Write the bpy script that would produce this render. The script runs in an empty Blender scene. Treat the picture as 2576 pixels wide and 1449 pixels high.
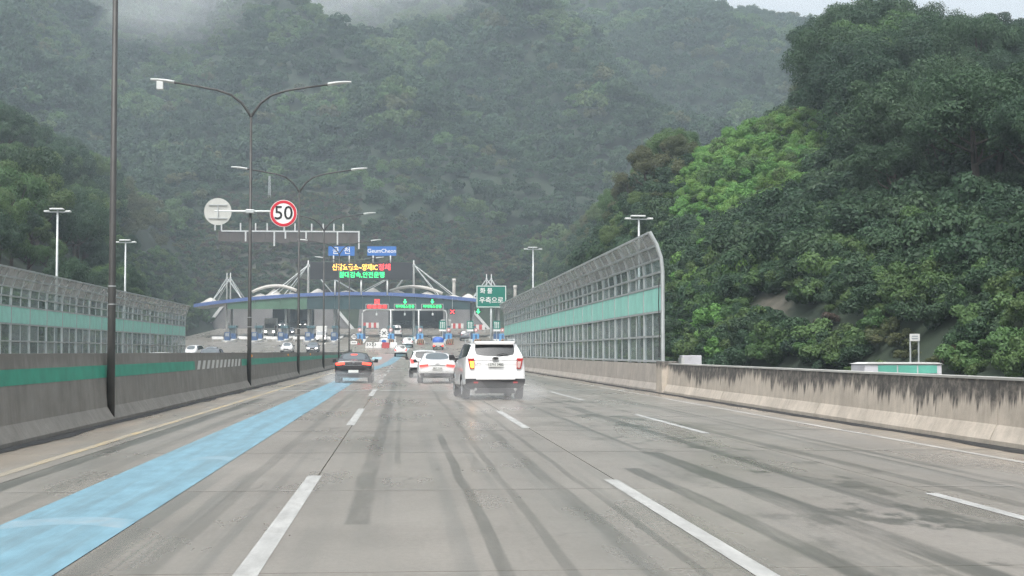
import bpy, bmesh, math, random
import numpy as np
from mathutils import Vector, Matrix, noise as mnoise
random.seed(7); rng = np.random.default_rng(7)
SC = bpy.context.scene
COL = SC.collection

# ------------------------------------------------------------------ camera
FPX = 3720.0                       # focal length in pixels of a 2576 px wide picture
PITCH = math.atan(160.5 / FPX)
YAW = math.atan(278.0 / FPX * math.cos(PITCH))
cam_d = bpy.data.cameras.new('camera'); cam_d.sensor_width = 36.0
cam_d.lens = 36.0 * FPX / 2576.0; cam_d.clip_start = 0.1; cam_d.clip_end = 6000
cam = bpy.data.objects.new('camera', cam_d); COL.objects.link(cam)
CAMZ = 1.5
cam.location = (0, 0, CAMZ); cam.rotation_euler = (math.pi / 2 + PITCH, 0, -YAW)
SC.camera = cam
FW = Vector((math.sin(YAW) * math.cos(PITCH), math.cos(YAW) * math.cos(PITCH), math.sin(PITCH)))
RT = Vector((math.cos(YAW), -math.sin(YAW), 0)); UP = RT.cross(FW)

# ------------------------------------------------------------------ world, sun, exposure
w = bpy.data.worlds.new('World'); SC.world = w; w.use_nodes = True
nt = w.node_tree; nt.nodes.clear()
sky = nt.nodes.new('ShaderNodeTexSky'); sky.sky_type = 'NISHITA'; sky.sun_disc = False
SUN_EL, SUN_AZ = 58.0, 200.0
sky.sun_elevation = math.radians(SUN_EL); sky.sun_rotation = math.radians(SUN_AZ)
sky.air_density = 1.0; sky.dust_density = 6.0; sky.ozone_density = 1.0
hs = nt.nodes.new('ShaderNodeHueSaturation'); hs.inputs['Saturation'].default_value = 0.24; hs.inputs['Value'].default_value = 1.15
bg = nt.nodes.new('ShaderNodeBackground'); bg.inputs['Strength'].default_value = 0.15
wo = nt.nodes.new('ShaderNodeOutputWorld')
nt.links.new(sky.outputs[0], hs.inputs['Color']); nt.links.new(hs.outputs[0], bg.inputs[0]); nt.links.new(bg.outputs[0], wo.inputs[0])
sd = bpy.data.lights.new('sun', 'SUN'); sd.energy = 1.5; sd.angle = math.radians(25); sd.color = (1, 0.98, 0.95)
sun = bpy.data.objects.new('sun', sd); COL.objects.link(sun)
sun.rotation_euler = (math.radians(90 - SUN_EL), 0, math.radians(180 - SUN_AZ))
SC.view_settings.view_transform = 'Standard'; SC.view_settings.look = 'None'
SC.view_settings.gamma = 1.0; SC.view_settings.exposure = 0.68
cy = SC.cycles
cy.max_bounces = 5; cy.diffuse_bounces = 2; cy.glossy_bounces = 2; cy.transmission_bounces = 3
cy.transparent_max_bounces = 12; cy.volume_bounces = 1; cy.use_denoising = True; cy.denoising_prefilter = 'NONE'
cy.sample_clamp_indirect = 4.0; cy.use_adaptive_sampling = False; cy.caustics_reflective = False; cy.caustics_refractive = False

# ------------------------------------------------------------------ helpers
def tag(o, label=None, cat=None, group=None, kind=None):
    if label: o['label'] = label
    if cat: o['category'] = cat
    if group: o['group'] = group
    if kind: o['kind'] = kind
    return o

def empty(name, loc=(0, 0, 0), rz=0.0, label=None, cat=None, group=None):
    o = bpy.data.objects.new(name, None); COL.objects.link(o)
    o.location = loc; o.rotation_euler = (0, 0, rz); o.empty_display_size = 0.2
    return tag(o, label, cat, group)

def copy_tree(o, parent=None):
    c = o.copy(); COL.objects.link(c)
    if parent is not None: c.parent = parent
    for ch in list(o.children): copy_tree(ch, c)
    return c

def link(name, me, mat=None, parent=None, loc=None, rot=None):
    o = bpy.data.objects.new(name, me); COL.objects.link(o)
    if mat is not None and not me.materials: me.materials.append(mat)
    if parent is not None: o.parent = parent
    if loc is not None: o.location = loc
    if rot is not None: o.rotation_euler = rot
    return o

class MB:
    def __init__(s): s.v = []; s.f = []
    def add(s, vs, fs):
        b = len(s.v); s.v += [tuple(p) for p in vs]; s.f += [tuple(i + b for i in f) for f in fs]; return s
    def box(s, x0, x1, y0, y1, z0, z1):
        return s.add([(x0,y0,z0),(x1,y0,z0),(x1,y1,z0),(x0,y1,z0),(x0,y0,z1),(x1,y0,z1),(x1,y1,z1),(x0,y1,z1)],
                     [(3,2,1,0),(4,5,6,7),(0,1,5,4),(1,2,6,5),(2,3,7,6),(3,0,4,7)])
    def cbox(s, c, d): return s.box(c[0]-d[0]/2, c[0]+d[0]/2, c[1]-d[1]/2, c[1]+d[1]/2, c[2]-d[2]/2, c[2]+d[2]/2)
    def prism(s, poly, y0, y1):           # poly in (x,z), counter-clockwise seen from -Y
        n = len(poly)
        vs = [(x, y0, z) for x, z in poly] + [(x, y1, z) for x, z in poly]
        fs = [tuple(range(n)), tuple(range(2*n-1, n-1, -1))]
        fs += [((i+1) % n, i, i+n, (i+1) % n + n) for i in range(n)]
        return s.add(vs, fs)
    def tube(s, path, r, n=8, cap=True):
        path = [Vector(p) for p in path]; m = len(path)
        rs = r if isinstance(r, (list, tuple)) else [r] * m
        rings = []
        for i, p in enumerate(path):
            t = (path[min(i+1, m-1)] - path[max(i-1, 0)]).normalized()
            a = Vector((0, 0, 1)) if abs(t.z) < .9 else Vector((1, 0, 0))
            u = t.cross(a).normalized(); v = t.cross(u)
            rings.append([p + rs[i]*(math.cos(2*math.pi*k/n)*u + math.sin(2*math.pi*k/n)*v) for k in range(n)])
        vs = [q for rg in rings for q in rg]; fs = []
        for i in range(m-1):
            for k in range(n): fs.append((i*n+k, i*n+(k+1) % n, (i+1)*n+(k+1) % n, (i+1)*n+k))
        if cap: fs += [tuple(range(n-1, -1, -1)), tuple(range((m-1)*n, m*n))]
        return s.add(vs, fs)
    def sweep(s, prof, ys, zf):           # closed (x,z) profile carried along Y over the ground line zf
        n = len(prof); vs = []; fs = []
        for y in ys: vs += [(x, y, z + zf(y)) for x, z in prof]
        for i in range(len(ys)-1):
            for k in range(n): fs.append((i*n+(k+1) % n, i*n+k, (i+1)*n+k, (i+1)*n+(k+1) % n))
        fs += [tuple(range(n)), tuple(range(len(ys)*n-1, (len(ys)-1)*n-1, -1))]
        return s.add(vs, fs)
    def mesh(s, name, smooth=False):
        me = bpy.data.meshes.new(name); me.from_pydata(s.v, [], s.f); me.validate()
        bm = bmesh.new(); bm.from_mesh(me); bmesh.ops.recalc_face_normals(bm, faces=bm.faces); bm.to_mesh(me); bm.free()
        if smooth: me.shade_smooth()
        return me
    def build(s, name, mat, parent=None, smooth=False, bevel=0.0, loc=None, rot=None):
        me = s.mesh(name, smooth)
        if bevel:
            bm = bmesh.new(); bm.from_mesh(me)
            bmesh.ops.bevel(bm, geom=list(bm.edges), offset=bevel, segments=2, affect='EDGES', profile=0.5, clamp_overlap=True)
            bm.to_mesh(me); bm.free()
        return link(name, me, mat, parent, loc, rot)

def disc(cx, cz, r, y0, y1, n=32):
    return [(cx + r*math.cos(2*math.pi*k/n), cz + r*math.sin(2*math.pi*k/n)) for k in range(n)], y0, y1

def at(px, py, Y):                        # picture point (2576 px wide) at a distance Y -> world x, z
    d = FW + RT * ((px-1288)/FPX) + UP * ((724.5-py)/FPX)
    t = Y / d.y
    return d.x*t, CAMZ + d.z*t

def proj(x, y, z):
    d = Vector((x, y, z-CAMZ)); f = d.dot(FW)
    return 1288 + FPX*d.dot(RT)/f, 724.5 - FPX*d.dot(UP)/f

def text(name, s, size, mat, parent, loc, depth=0.01, rot=(math.pi/2, 0, 0), sx=1.0, bold=0.0):
    cu = bpy.data.curves.new(name, 'FONT'); cu.body = s; cu.size = size; cu.align_x = 'CENTER'; cu.align_y = 'CENTER'
    cu.extrude = depth; cu.offset = bold; cu.resolution_u = 3
    t = bpy.data.objects.new(name, cu); COL.objects.link(t)
    bpy.context.view_layer.update()
    me = bpy.data.meshes.new_from_object(t.evaluated_get(bpy.context.evaluated_depsgraph_get()))
    bpy.data.objects.remove(t); bpy.data.curves.remove(cu)
    me.materials.clear()
    o = link(name, me, mat, parent, loc, rot); o.scale = (sx, 1, 1)
    return o

# ------------------------------------------------------------------ materials
M = {}
def mat(name, col, rough=0.6, metal=0.0, var=0.12, scale=2.0, bump=0.0, spec=0.5, emit=None, es=0.0, coat=0.0, dirt=None):
    m = bpy.data.materials.new(name); m.use_nodes = True; n = m.node_tree.nodes; l = m.node_tree.links
    b = n['Principled BSDF']; b.inputs['Roughness'].default_value = rough; b.inputs['Metallic'].default_value = metal
    b.inputs['Specular IOR Level'].default_value = spec; b.inputs['Coat Weight'].default_value = coat
    tc = n.new('ShaderNodeTexCoord'); nz = n.new('ShaderNodeTexNoise'); nz.inputs['Scale'].default_value = scale; nz.inputs['Detail'].default_value = 6
    l.new(tc.outputs['Object'], nz.inputs['Vector'])
    rp = n.new('ShaderNodeValToRGB'); rp.color_ramp.elements[0].position = .3; rp.color_ramp.elements[1].position = .7
    c = Vector(col)
    d = Vector(dirt) if dirt else c*(1-var*1.6)
    rp.color_ramp.elements[0].color = (*d, 1); rp.color_ramp.elements[1].color = (*(c*(1+var*.6)), 1)
    l.new(nz.outputs['Fac'], rp.inputs['Fac']); l.new(rp.outputs[0], b.inputs['Base Color'])
    if bump:
        bp = n.new('ShaderNodeBump'); bp.inputs['Strength'].default_value = bump; bp.inputs['Distance'].default_value = .02
        nz2 = n.new('ShaderNodeTexNoise'); nz2.inputs['Scale'].default_value = scale*8; nz2.inputs['Detail'].default_value = 5
        l.new(tc.outputs['Object'], nz2.inputs['Vector'])
        l.new(nz2.outputs['Fac'], bp.inputs['Height']); l.new(bp.outputs[0], b.inputs['Normal'])
    if emit:
        b.inputs['Emission Color'].default_value = (*emit, 1); b.inputs['Emission Strength'].default_value = es
    M[name] = m
    return m

mat('white_paint_metal', (.56,.57,.56), .35, var=.06)
mat('galvanised', (.48,.51,.51), .45, .3, var=.12)
mat('pole_dark', (.055,.055,.052), .5, .1, var=.2)
mat('lamp_head', (.62,.64,.63), .4, var=.08)
mat('teal_panel', (.33,.70,.60), .5, var=.10, scale=1.2)
mat('sign_white', (.80,.80,.78), .45, var=.04)
mat('sign_back', (.50,.51,.48), .5, .2, var=.10)
mat('sign_red', (.55,.02,.04), .4, var=.06)
mat('sign_black', (.015,.015,.017), .4, var=.05)
mat('sign_green', (.0,.17,.12), .4, var=.05)
mat('sign_blue', (.02,.14,.46), .4, var=.05)
mat('fascia_blue', (.085,.14,.33), .4, var=.10, scale=.6)
mat('fascia_green', (.075,.16,.10), .45, var=.18, scale=.3)
mat('fascia_dark_green', (.02,.055,.06), .4, var=.18, scale=.3)
mat('roof_white', (.45,.44,.42), .5, var=.10, scale=.6)
mat('membrane', (.52,.50,.46), .6, var=.10, scale=.7)
mat('portal_concrete', (.175,.17,.168), .75, var=.16, scale=.35, bump=.2)
mat('retaining_concrete', (.40,.40,.375), .8, var=.22, scale=.5, bump=.3)
mat('tunnel_dark', (.03,.03,.032), .8)
mat('rust_panel', (.070,.052,.042), .8, var=.2, scale=.5)
mat('booth_blue', (.04,.09,.20), .4, var=.1)
mat('booth_teal', (.06,.13,.15), .4, var=.1)
mat('booth_grey', (.28,.31,.33), .5, var=.1)
mat('cabinet_blue', (.10,.30,.56), .45, var=.1)
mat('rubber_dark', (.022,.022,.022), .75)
mat('tyre', (.018,.018,.018), .7)
mat('rim', (.45,.46,.47), .3, .8, var=.05)
mat('glass_dark', (.012,.015,.017), .06, var=.0, spec=.8)
mat('glass_light', (.10,.12,.13), .08, var=.0, spec=1.0)
mat('car_white', (.74,.74,.73), .22, var=.03, coat=.6)
mat('car_offwhite', (.62,.61,.58), .25, var=.03, coat=.5)
mat('car_black', (.012,.011,.012), .25, var=.05, coat=.4)
mat('car_silver', (.36,.38,.41), .28, .5, var=.04, coat=.5)
mat('car_grey', (.16,.17,.19), .28, .4, var=.04, coat=.5)
mat('trim_black', (.02,.02,.022), .55, var=.1)
mat('chrome', (.6,.6,.6), .15, 1.0, var=.02)
mat('plate', (.66,.67,.64), .4, var=.05, scale=6)
mat('lamp_red_lit', (.5,.02,.02), .25, emit=(1,.06,.05), es=1.6)
mat('lamp_brake', (.5,.02,.02), .25, emit=(1,.055,.03), es=3.0)
mat('lamp_red_off', (.40,.025,.025), .2, var=.1, coat=.5)
mat('lamp_clear', (.6,.45,.42), .2, var=.05, coat=.5)
mat('lamp_amber', (.7,.3,.02), .25, emit=(1,.45,.03), es=4.5)
mat('headlight', (.8,.8,.8), .2, emit=(1,.98,.92), es=6.0)
mat('headlight_off', (.5,.52,.54), .15, var=.05, coat=.5)
mat('led_orange', (.2,.1,.02), .5, emit=(1,.50,.08), es=2.6)
mat('led_red', (.2,.02,.02), .5, emit=(1,.05,.06), es=2.6)
mat('led_green', (.02,.2,.05), .5, emit=(.03,1,.25), es=1.9)
mat('led_red_field', (.2,.02,.02), .5, emit=(1,.06,.04), es=.55)
mat('tunnel_lamp', (.8,.8,.7), .5, emit=(1,.95,.8), es=2.0)
mat('tarp_blue', (.03,.12,.48), .55, var=.25, scale=3, bump=.5)
mat('cushion_tan', (.36,.24,.15), .6, var=.2)
mat('stripe_red', (.48,.06,.06), .55, var=.12)
mat('road_blue', (.17,.46,.62), .42, var=.12, scale=.9)
mat('road_white', (.60,.60,.57), .5, var=.10, scale=3)
mat('box_white', (.58,.57,.60), .6, var=.10)
mat('box_teal', (.12,.42,.33), .5, var=.15)
mat('board_white', (.60,.60,.58), .5, var=.06)
mat('reflector_orange', (.75,.30,.03), .4)
mat('band_green', (.025,.30,.20), .5, var=.16, scale=2.2)
mat('bark', (.06,.045,.035), .9, var=.25, scale=4, bump=.5)

def nodes_of(name):
    m = bpy.data.materials.new(name); m.use_nodes = True; M[name] = m
    return m, m.node_tree.nodes, m.node_tree.links, m.node_tree.nodes['Principled BSDF']

def math_node(n, l, op, a, b=None, clamp=False):
    q = n.new('ShaderNodeMath'); q.operation = op; q.use_clamp = clamp
    for i, v in enumerate((a, b)):
        if v is None: continue
        if isinstance(v, (int, float)): q.inputs[i].default_value = v
        else: l.new(v, q.inputs[i])
    return q.outputs[0]

def mix_col(n, l, fac, a, b, mode='MIX'):
    q = n.new('ShaderNodeMix'); q.data_type = 'RGBA'; q.blend_type = mode
    if isinstance(fac, (int, float)): q.inputs[0].default_value = fac
    else: l.new(fac, q.inputs[0])
    for i, v in ((6, a), (7, b)):
        if isinstance(v, tuple): q.inputs[i].default_value = (*v, 1)
        else: l.new(v, q.inputs[i])
    return q.outputs[2]

def noise_node(n, l, vec, scale, detail=5, rough=.6, sc=(1,1,1)):
    mp = n.new('ShaderNodeMapping'); mp.inputs['Scale'].default_value = sc; l.new(vec, mp.inputs['Vector'])
    q = n.new('ShaderNodeTexNoise'); q.inputs['Scale'].default_value = scale; q.inputs['Detail'].default_value = detail; q.inputs['Roughness'].default_value = rough
    l.new(mp.outputs[0], q.inputs['Vector']); return q.outputs['Fac']

def ramp(n, l, fac, stops):
    q = n.new('ShaderNodeValToRGB'); e = q.color_ramp.elements
    while len(e) < len(stops): e.new(.5)
    for i, (p, c) in enumerate(stops):
        e[i].position = p; e[i].color = (*c, 1) if isinstance(c, tuple) else (c, c, c, 1)
    l.new(fac, q.inputs['Fac']); return q.outputs[0]

def world_pos(n): return n.new('ShaderNodeNewGeometry').outputs['Position']

def road_material():
    m, n, l, b = nodes_of('wet_concrete_road')
    P = world_pos(n)
    base = ramp(n, l, noise_node(n, l, P, .35, 6, .65), [(.3, (.160,.142,.120)), (.7, (.240,.218,.188))])
    fine = noise_node(n, l, P, 22, 4, .7, (1,.45,1))
    base = mix_col(n, l, .26, base, ramp(n, l, fine, [(.3, (.13,.12,.105)), (.7, (.36,.335,.30))]), 'MIX')
    # tyre tracks: dark streaks drawn out along the driving direction
    sx = n.new('ShaderNodeSeparateXYZ'); l.new(P, sx.inputs[0])
    streak = noise_node(n, l, P, 1.0, 5, .6, (3.4, .018, 1))
    brk = noise_node(n, l, P, 1.0, 4, .6, (.5, .055, 1))
    t = ramp(n, l, streak, [(.50, 0.), (.58, 1.)])
    t2 = ramp(n, l, brk, [(.42, 0.), (.62, 1.)])
    tr = math_node(n, l, 'MULTIPLY', t, t2)
    # wheel paths of each lane (lane lines at -1.05, 2.45, 5.6): broad soft soiling
    def band(c, wd):
        d = math_node(n, l, 'ABSOLUTE', math_node(n, l, 'SUBTRACT', sx.outputs[0], c))
        return math_node(n, l, 'SUBTRACT', 1.0, math_node(n, l, 'DIVIDE', d, wd), True)
    bands = None
    for c, wd in ((-.30,.32),(1.55,.45),(3.35,.35),(4.55,.30),(.45,.16),(6.5,.28),(7.6,.3)):
        q = band(c, wd); bands = q if bands is None else math_node(n, l, 'MAXIMUM', bands, q)
    bands = math_node(n, l, 'MULTIPLY', bands, ramp(n, l, brk, [(.30, 0.), (.70, 1.)]))
    base = mix_col(n, l, math_node(n, l, 'MULTIPLY', bands, .30), base, (.13,.128,.118))
    base = mix_col(n, l, math_node(n, l, 'MULTIPLY', tr, .60), base, (.10,.10,.088))
    # skid marks with their own course
    def skid(x0, slope, wd, y0, y1, k):
        c = math_node(n, l, 'ADD', math_node(n, l, 'MULTIPLY', sx.outputs[1], slope), x0)
        wob = math_node(n, l, 'MULTIPLY', math_node(n, l, 'SUBTRACT', noise_node(n, l, P, 1, 2, .5, (.01,.12,1)), .5), .22)
        d = math_node(n, l, 'ABSOLUTE', math_node(n, l, 'SUBTRACT', sx.outputs[0], math_node(n, l, 'ADD', c, wob)))
        a = math_node(n, l, 'SUBTRACT', 1.0, math_node(n, l, 'DIVIDE', d, wd), True)
        a = math_node(n, l, 'MULTIPLY', a, 3.0, True)
        g = math_node(n, l, 'MULTIPLY', math_node(n, l, 'GREATER_THAN', sx.outputs[1], y0), math_node(n, l, 'LESS_THAN', sx.outputs[1], y1))
        g2 = ramp(n, l, noise_node(n, l, P, 1, 5, .7, (2.5,.22,1)), [(.30, .25), (.52, 1.)])
        return math_node(n, l, 'MULTIPLY', math_node(n, l, 'MULTIPLY', math_node(n, l, 'MULTIPLY', a, g), g2), k)
    for a in ((3.2,-.012,.13,5,19,.8),(4.15,-.02,.17,4,22,.85),(.72,-.001,.07,8,27,.6),(-.42,.0015,.13,13,75,.55),(5.0,-.012,.14,5,40,.6),(6.35,-.02,.13,8,34,.55),(2.05,.0,.05,8,60,.5),(1.15,.001,.06,9,90,.45),(1.75,-.002,.10,6,45,.5),(-.05,.0,.05,20,110,.4),(3.75,-.004,.06,6,60,.5),(4.7,.0,.08,14,90,.5),(7.1,-.004,.09,10,70,.5),(6.75,0,.05,6,50,.5),(-1.75,0,.10,9,60,.35),(-3.75,0,.12,9,70,.35),(-4.42,.0,.16,6,48,.85)):
        base = mix_col(n, l, skid(*a), base, (.060,.058,.046))
    # broken dark wet patches in the truck lanes
    pm = math_node(n, l, 'MULTIPLY', band(4.6, 2.2), ramp(n, l, noise_node(n, l, P, 1.0, 6, .68, (1.1,.42,1)), [(.54, 0.), (.60, 1.)]))
    pm = math_node(n, l, 'MULTIPLY', pm, math_node(n, l, 'LESS_THAN', sx.outputs[1], 48.0))
    base = mix_col(n, l, math_node(n, l, 'MULTIPLY', pm, 1.0, True), base, (.062,.06,.046))
    ck = n.new('ShaderNodeTexVoronoi'); ck.feature = 'DISTANCE_TO_EDGE'; ck.inputs['Scale'].default_value = .42; ck.inputs['Randomness'].default_value = 1.0
    wv = n.new('ShaderNodeVectorMath'); wv.operation = 'ADD'; l.new(P, wv.inputs[0])
    wn_ = n.new('ShaderNodeTexNoise'); wn_.inputs['Scale'].default_value = 1.1; wn_.inputs['Detail'].default_value = 5; l.new(P, wn_.inputs['Vector']); l.new(wn_.outputs['Color'], wv.inputs[1]); l.new(wv.outputs[0], ck.inputs['Vector'])
    cr_ = ramp(n, l, ck.outputs['Distance'], [(.0, 1.), (.012, 0.)])
    cr_ = math_node(n, l, 'MULTIPLY', cr_, ramp(n, l, noise_node(n, l, P, .22, 3, .5), [(.52, 0.), (.60, .75)]))
    base = mix_col(n, l, cr_, base, (.07,.066,.055))
    # silt on the shoulders
    sh = math_node(n, l, 'MAXIMUM', band(9.2, 1.3), band(-5.7, 1.2))
    sh = math_node(n, l, 'MULTIPLY', sh, ramp(n, l, noise_node(n, l, P, 1.2, 5, .6, (1,.3,1)), [(.35, 0.), (.65, 1.)]))
    base = mix_col(n, l, math_node(n, l, 'MULTIPLY', sh, .75), base, (.31,.255,.195))
    oi = n.new('ShaderNodeObjectInfo')
    v = math_node(n, l, 'ADD', math_node(n, l, 'MULTIPLY', oi.outputs['Random'], .12), .94)
    hv = n.new('ShaderNodeHueSaturation'); l.new(base, hv.inputs['Color']); l.new(v, hv.inputs['Value'])
    l.new(hv.outputs[0], b.inputs['Base Color'])
    r = ramp(n, l, noise_node(n, l, P, .5, 5, .6, (1,.25,1)), [(.35, .24), (.7, .42)])
    l.new(r, b.inputs['Roughness']); b.inputs['Specular IOR Level'].default_value = .45
road_material()

def worn_paint(name, col, wear=.5, scale=1.4, stretch=(1.6,.25,1), under=(.24,.235,.22)):
    m, n, l, b = nodes_of(name); P = world_pos(n)
    a = noise_node(n, l, P, scale, 7, .7, stretch)
    f = ramp(n, l, a, [(wear-.12, 1.), (wear+.10, 0.)])
    c2 = ramp(n, l, noise_node(n, l, P, 3, 5, .65, (1.5,.4,1)), [(.3, tuple(.72*k for k in col)), (.7, tuple(1.12*k for k in col))])
    l.new(mix_col(n, l, math_node(n, l, 'MULTIPLY', f, .75), c2, under), b.inputs['Base Color'])
    b.inputs['Roughness'].default_value = .42
worn_paint('paint_blue', (.165,.315,.39), .44, 1.2, (3.6,.10,1), (.12,.18,.20))
worn_paint('paint_blue_pale', (.36,.56,.62), .36)
worn_paint('paint_white', (.43,.43,.41), .42, 2.5, (2.5,.6,1))
worn_paint('paint_white_thin', (.52,.50,.46), .52, 2.5)
worn_paint('joint_seal', (.30,.285,.26), .50, 2.5, (1,1,1), (.20,.185,.16))
worn_paint('paint_smear', (.26,.34,.38), .56, 2.4, (1.2,1.2,1), (.165,.315,.39))
worn_paint('paint_yellow', (.55,.40,.16), .58, 2.0)
worn_paint('paint_pink', (.34,.24,.22), .52, 1.0)

def barrier_material(name, clean, dark, top, depth, ground=.0, moss=None):
    m, n, l, b = nodes_of(name); P = world_pos(n)
    sx = n.new('ShaderNodeSeparateXYZ'); l.new(P, sx.inputs[0])
    c = ramp(n, l, noise_node(n, l, P, 1.3, 6, .65, (1,.7,1)), [(.3, tuple(.72*k for k in clean)), (.7, tuple(1.1*k for k in clean))])
    streak = noise_node(n, l, P, 1.0, 5, .7, (3.5,3.5,.35))
    c = mix_col(n, l, ramp(n, l, streak, [(.45, 0.), (.72, .55)]), c, tuple(.5*k for k in clean))
    # run-off stain hanging from the top edge, drips of uneven length
    drip = noise_node(n, l, P, 1.0, 4, .75, (2.2,2.2,.12))
    big = noise_node(n, l, P, 1.0, 2, .5, (.12,.12,.05))
    lim = math_node(n, l, 'SUBTRACT', top, math_node(n, l, 'MULTIPLY', math_node(n, l, 'MULTIPLY', math_node(n, l, 'POWER', drip, 1.7), math_node(n, l, 'MAXIMUM', math_node(n, l, 'SUBTRACT', math_node(n, l, 'MULTIPLY', big, 2.6), .55), .22)), depth))
    fine_d = noise_node(n, l, P, 1.0, 6, .8, (11,11,.3))
    lim = math_node(n, l, 'SUBTRACT', lim, math_node(n, l, 'MULTIPLY', math_node(n, l, 'SUBTRACT', fine_d, .5), depth*.22))
    f = math_node(n, l, 'MULTIPLY', math_node(n, l, 'SUBTRACT', sx.outputs[2], lim), 6.5, True)
    f = math_node(n, l, 'MULTIPLY', f, ramp(n, l, noise_node(n, l, P, 5, 5, .7), [(.30, .55), (.55, 1.)]))
    c = mix_col(n, l, math_node(n, l, 'MULTIPLY', f, .92), c, dark)
    g = math_node(n, l, 'SUBTRACT', 1.0, math_node(n, l, 'MULTIPLY', math_node(n, l, 'ADD', sx.outputs[2], -.02), 5.0), True)
    c = mix_col(n, l, math_node(n, l, 'MULTIPLY', g, ground), c, (.06,.055,.05))
    l.new(c, b.inputs['Base Color']); b.inputs['Roughness'].default_value = .7
    bp = n.new('ShaderNodeBump'); bp.inputs['Strength'].default_value = .35; bp.inputs['Distance'].default_value = .02
    l.new(noise_node(n, l, P, 9, 6, .7), bp.inputs['Height']); l.new(bp.outputs[0], b.inputs['Normal'])
barrier_material('barrier_tan', (.50,.445,.375), (.028,.028,.028), 1.10, 1.75)
barrier_material('barrier_plain', (.42,.38,.335), (.16,.15,.135), 1.08, .30)
barrier_material('barrier_median', (.235,.222,.198), (.155,.145,.128), 1.60, 1.6)

def pane_material(name, tint, opac):
    m = bpy.data.materials.new(name); m.use_nodes = True; M[name] = m
    n = m.node_tree.nodes; l = m.node_tree.links; b = n['Principled BSDF']; o = n['Material Output']
    P = world_pos(n)
    c = ramp(n, l, noise_node(n, l, P, 1.1, 6, .7, (1,1,.5)), [(.3, tuple(.6*k for k in tint)), (.7, tuple(1.2*k for k in tint))])
    l.new(c, b.inputs['Base Color']); b.inputs['Roughness'].default_value = .18
    tr = n.new('ShaderNodeBsdfTransparent'); tr.inputs[0].default_value = (.82,.88,.88,1)
    oi = n.new('ShaderNodeObjectInfo')
    f = math_node(n, l, 'ADD', math_node(n, l, 'MULTIPLY', oi.outputs['Random'], .24), opac - .12)
    mx = n.new('ShaderNodeMixShader'); l.new(f, mx.inputs[0]); l.new(tr.outputs[0], mx.inputs[1]); l.new(b.outputs[0], mx.inputs[2])
    l.new(mx.outputs[0], o.inputs['Surface'])
pane_material('clear_pane', (.42,.47,.47), .30)
pane_material('milky_pane', (.42,.43,.42), .60)

def leaf_material(name, dark, light, hue=.02):
    m, n, l, b = nodes_of(name); o = n['Material Output']
    at_ = n.new('ShaderNodeAttribute'); at_.attribute_name = 'shade'
    oi = n.new('ShaderNodeObjectInfo')
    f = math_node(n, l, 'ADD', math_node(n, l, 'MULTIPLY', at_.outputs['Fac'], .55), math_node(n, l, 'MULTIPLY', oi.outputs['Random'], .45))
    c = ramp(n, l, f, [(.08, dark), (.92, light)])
    hv = n.new('ShaderNodeHueSaturation'); l.new(c, hv.inputs['Color'])
    wn = n.new('ShaderNodeTexWhiteNoise'); wn.noise_dimensions = '1D'; l.new(math_node(n, l, 'MULTIPLY', oi.outputs['Random'], 91.7), wn.inputs['W'])
    l.new(math_node(n, l, 'ADD', math_node(n, l, 'MULTIPLY', wn.outputs['Value'], 2*hue), .5-hue), hv.inputs['Hue'])
    l.new(hv.outputs[0], b.inputs['Base Color']); b.inputs['Roughness'].default_value = .55; b.inputs['Specular IOR Level'].default_value = .25
    tl = n.new('ShaderNodeBsdfTranslucent'); l.new(hv.outputs[0], tl.inputs[0])
    mx = n.new('ShaderNodeMixShader'); mx.inputs[0].default_value = .3
    l.new(b.outputs[0], mx.inputs[1]); l.new(tl.outputs[0], mx.inputs[2]); l.new(mx.outputs[0], o.inputs['Surface'])
leaf_material('leaf_forest', (.022,.046,.027), (.064,.122,.060))
leaf_material('leaf_light', (.052,.100,.036), (.125,.205,.072))
leaf_material('leaf_vine', (.095,.205,.050), (.185,.345,.095))
leaf_material('leaf_olive', (.068,.084,.038), (.135,.150,.070))
leaf_material('leaf_brown', (.050,.040,.030), (.10,.075,.055))
leaf_material('leaf_yellow', (.13,.17,.025), (.24,.27,.05))

def terrain_material():
    m, n, l, b = nodes_of('hillside_soil'); P = world_pos(n)
    c = ramp(n, l, noise_node(n, l, P, .25, 6, .7), [(.35, (.012,.022,.013)), (.65, (.026,.040,.022))])
    at_ = n.new('ShaderNodeAttribute'); at_.attribute_name = 'bare'
    c2 = ramp(n, l, noise_node(n, l, P, .8, 6, .7), [(.3, (.045,.043,.032)), (.7, (.115,.104,.082))])
    l.new(mix_col(n, l, at_.outputs['Fac'], c, c2), b.inputs['Base Color']); b.inputs['Roughness'].default_value = .95
terrain_material()

# ------------------------------------------------------------------ ground line of the road: flat, then up to the toll plaza
GY0, GY1, GS = 156.0, 226.0, 0.045
def zr(y):
    if y <= GY0: return 0.0
    if y <= GY1: return .5*GS/(GY1-GY0)*(y-GY0)**2
    return .5*GS*(GY1-GY0) + GS*(y-GY1)
def zr_np(y):
    t = np.clip(y-GY0, 0, GY1-GY0)
    return .5*GS/(GY1-GY0)*t*t + GS*np.clip(y-GY1, 0, 200)
def lerp_np(x, xs, ys): return np.interp(x, xs, ys)
def cr_np(y): return lerp_np(y, [0,36,60,90,138,250,400], [34,27,20,14.5,12.5,25,27])
def cl_np(y): return lerp_np(y, [0,148,262,400], [-22.0,-22.0,-42,-44])

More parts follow.
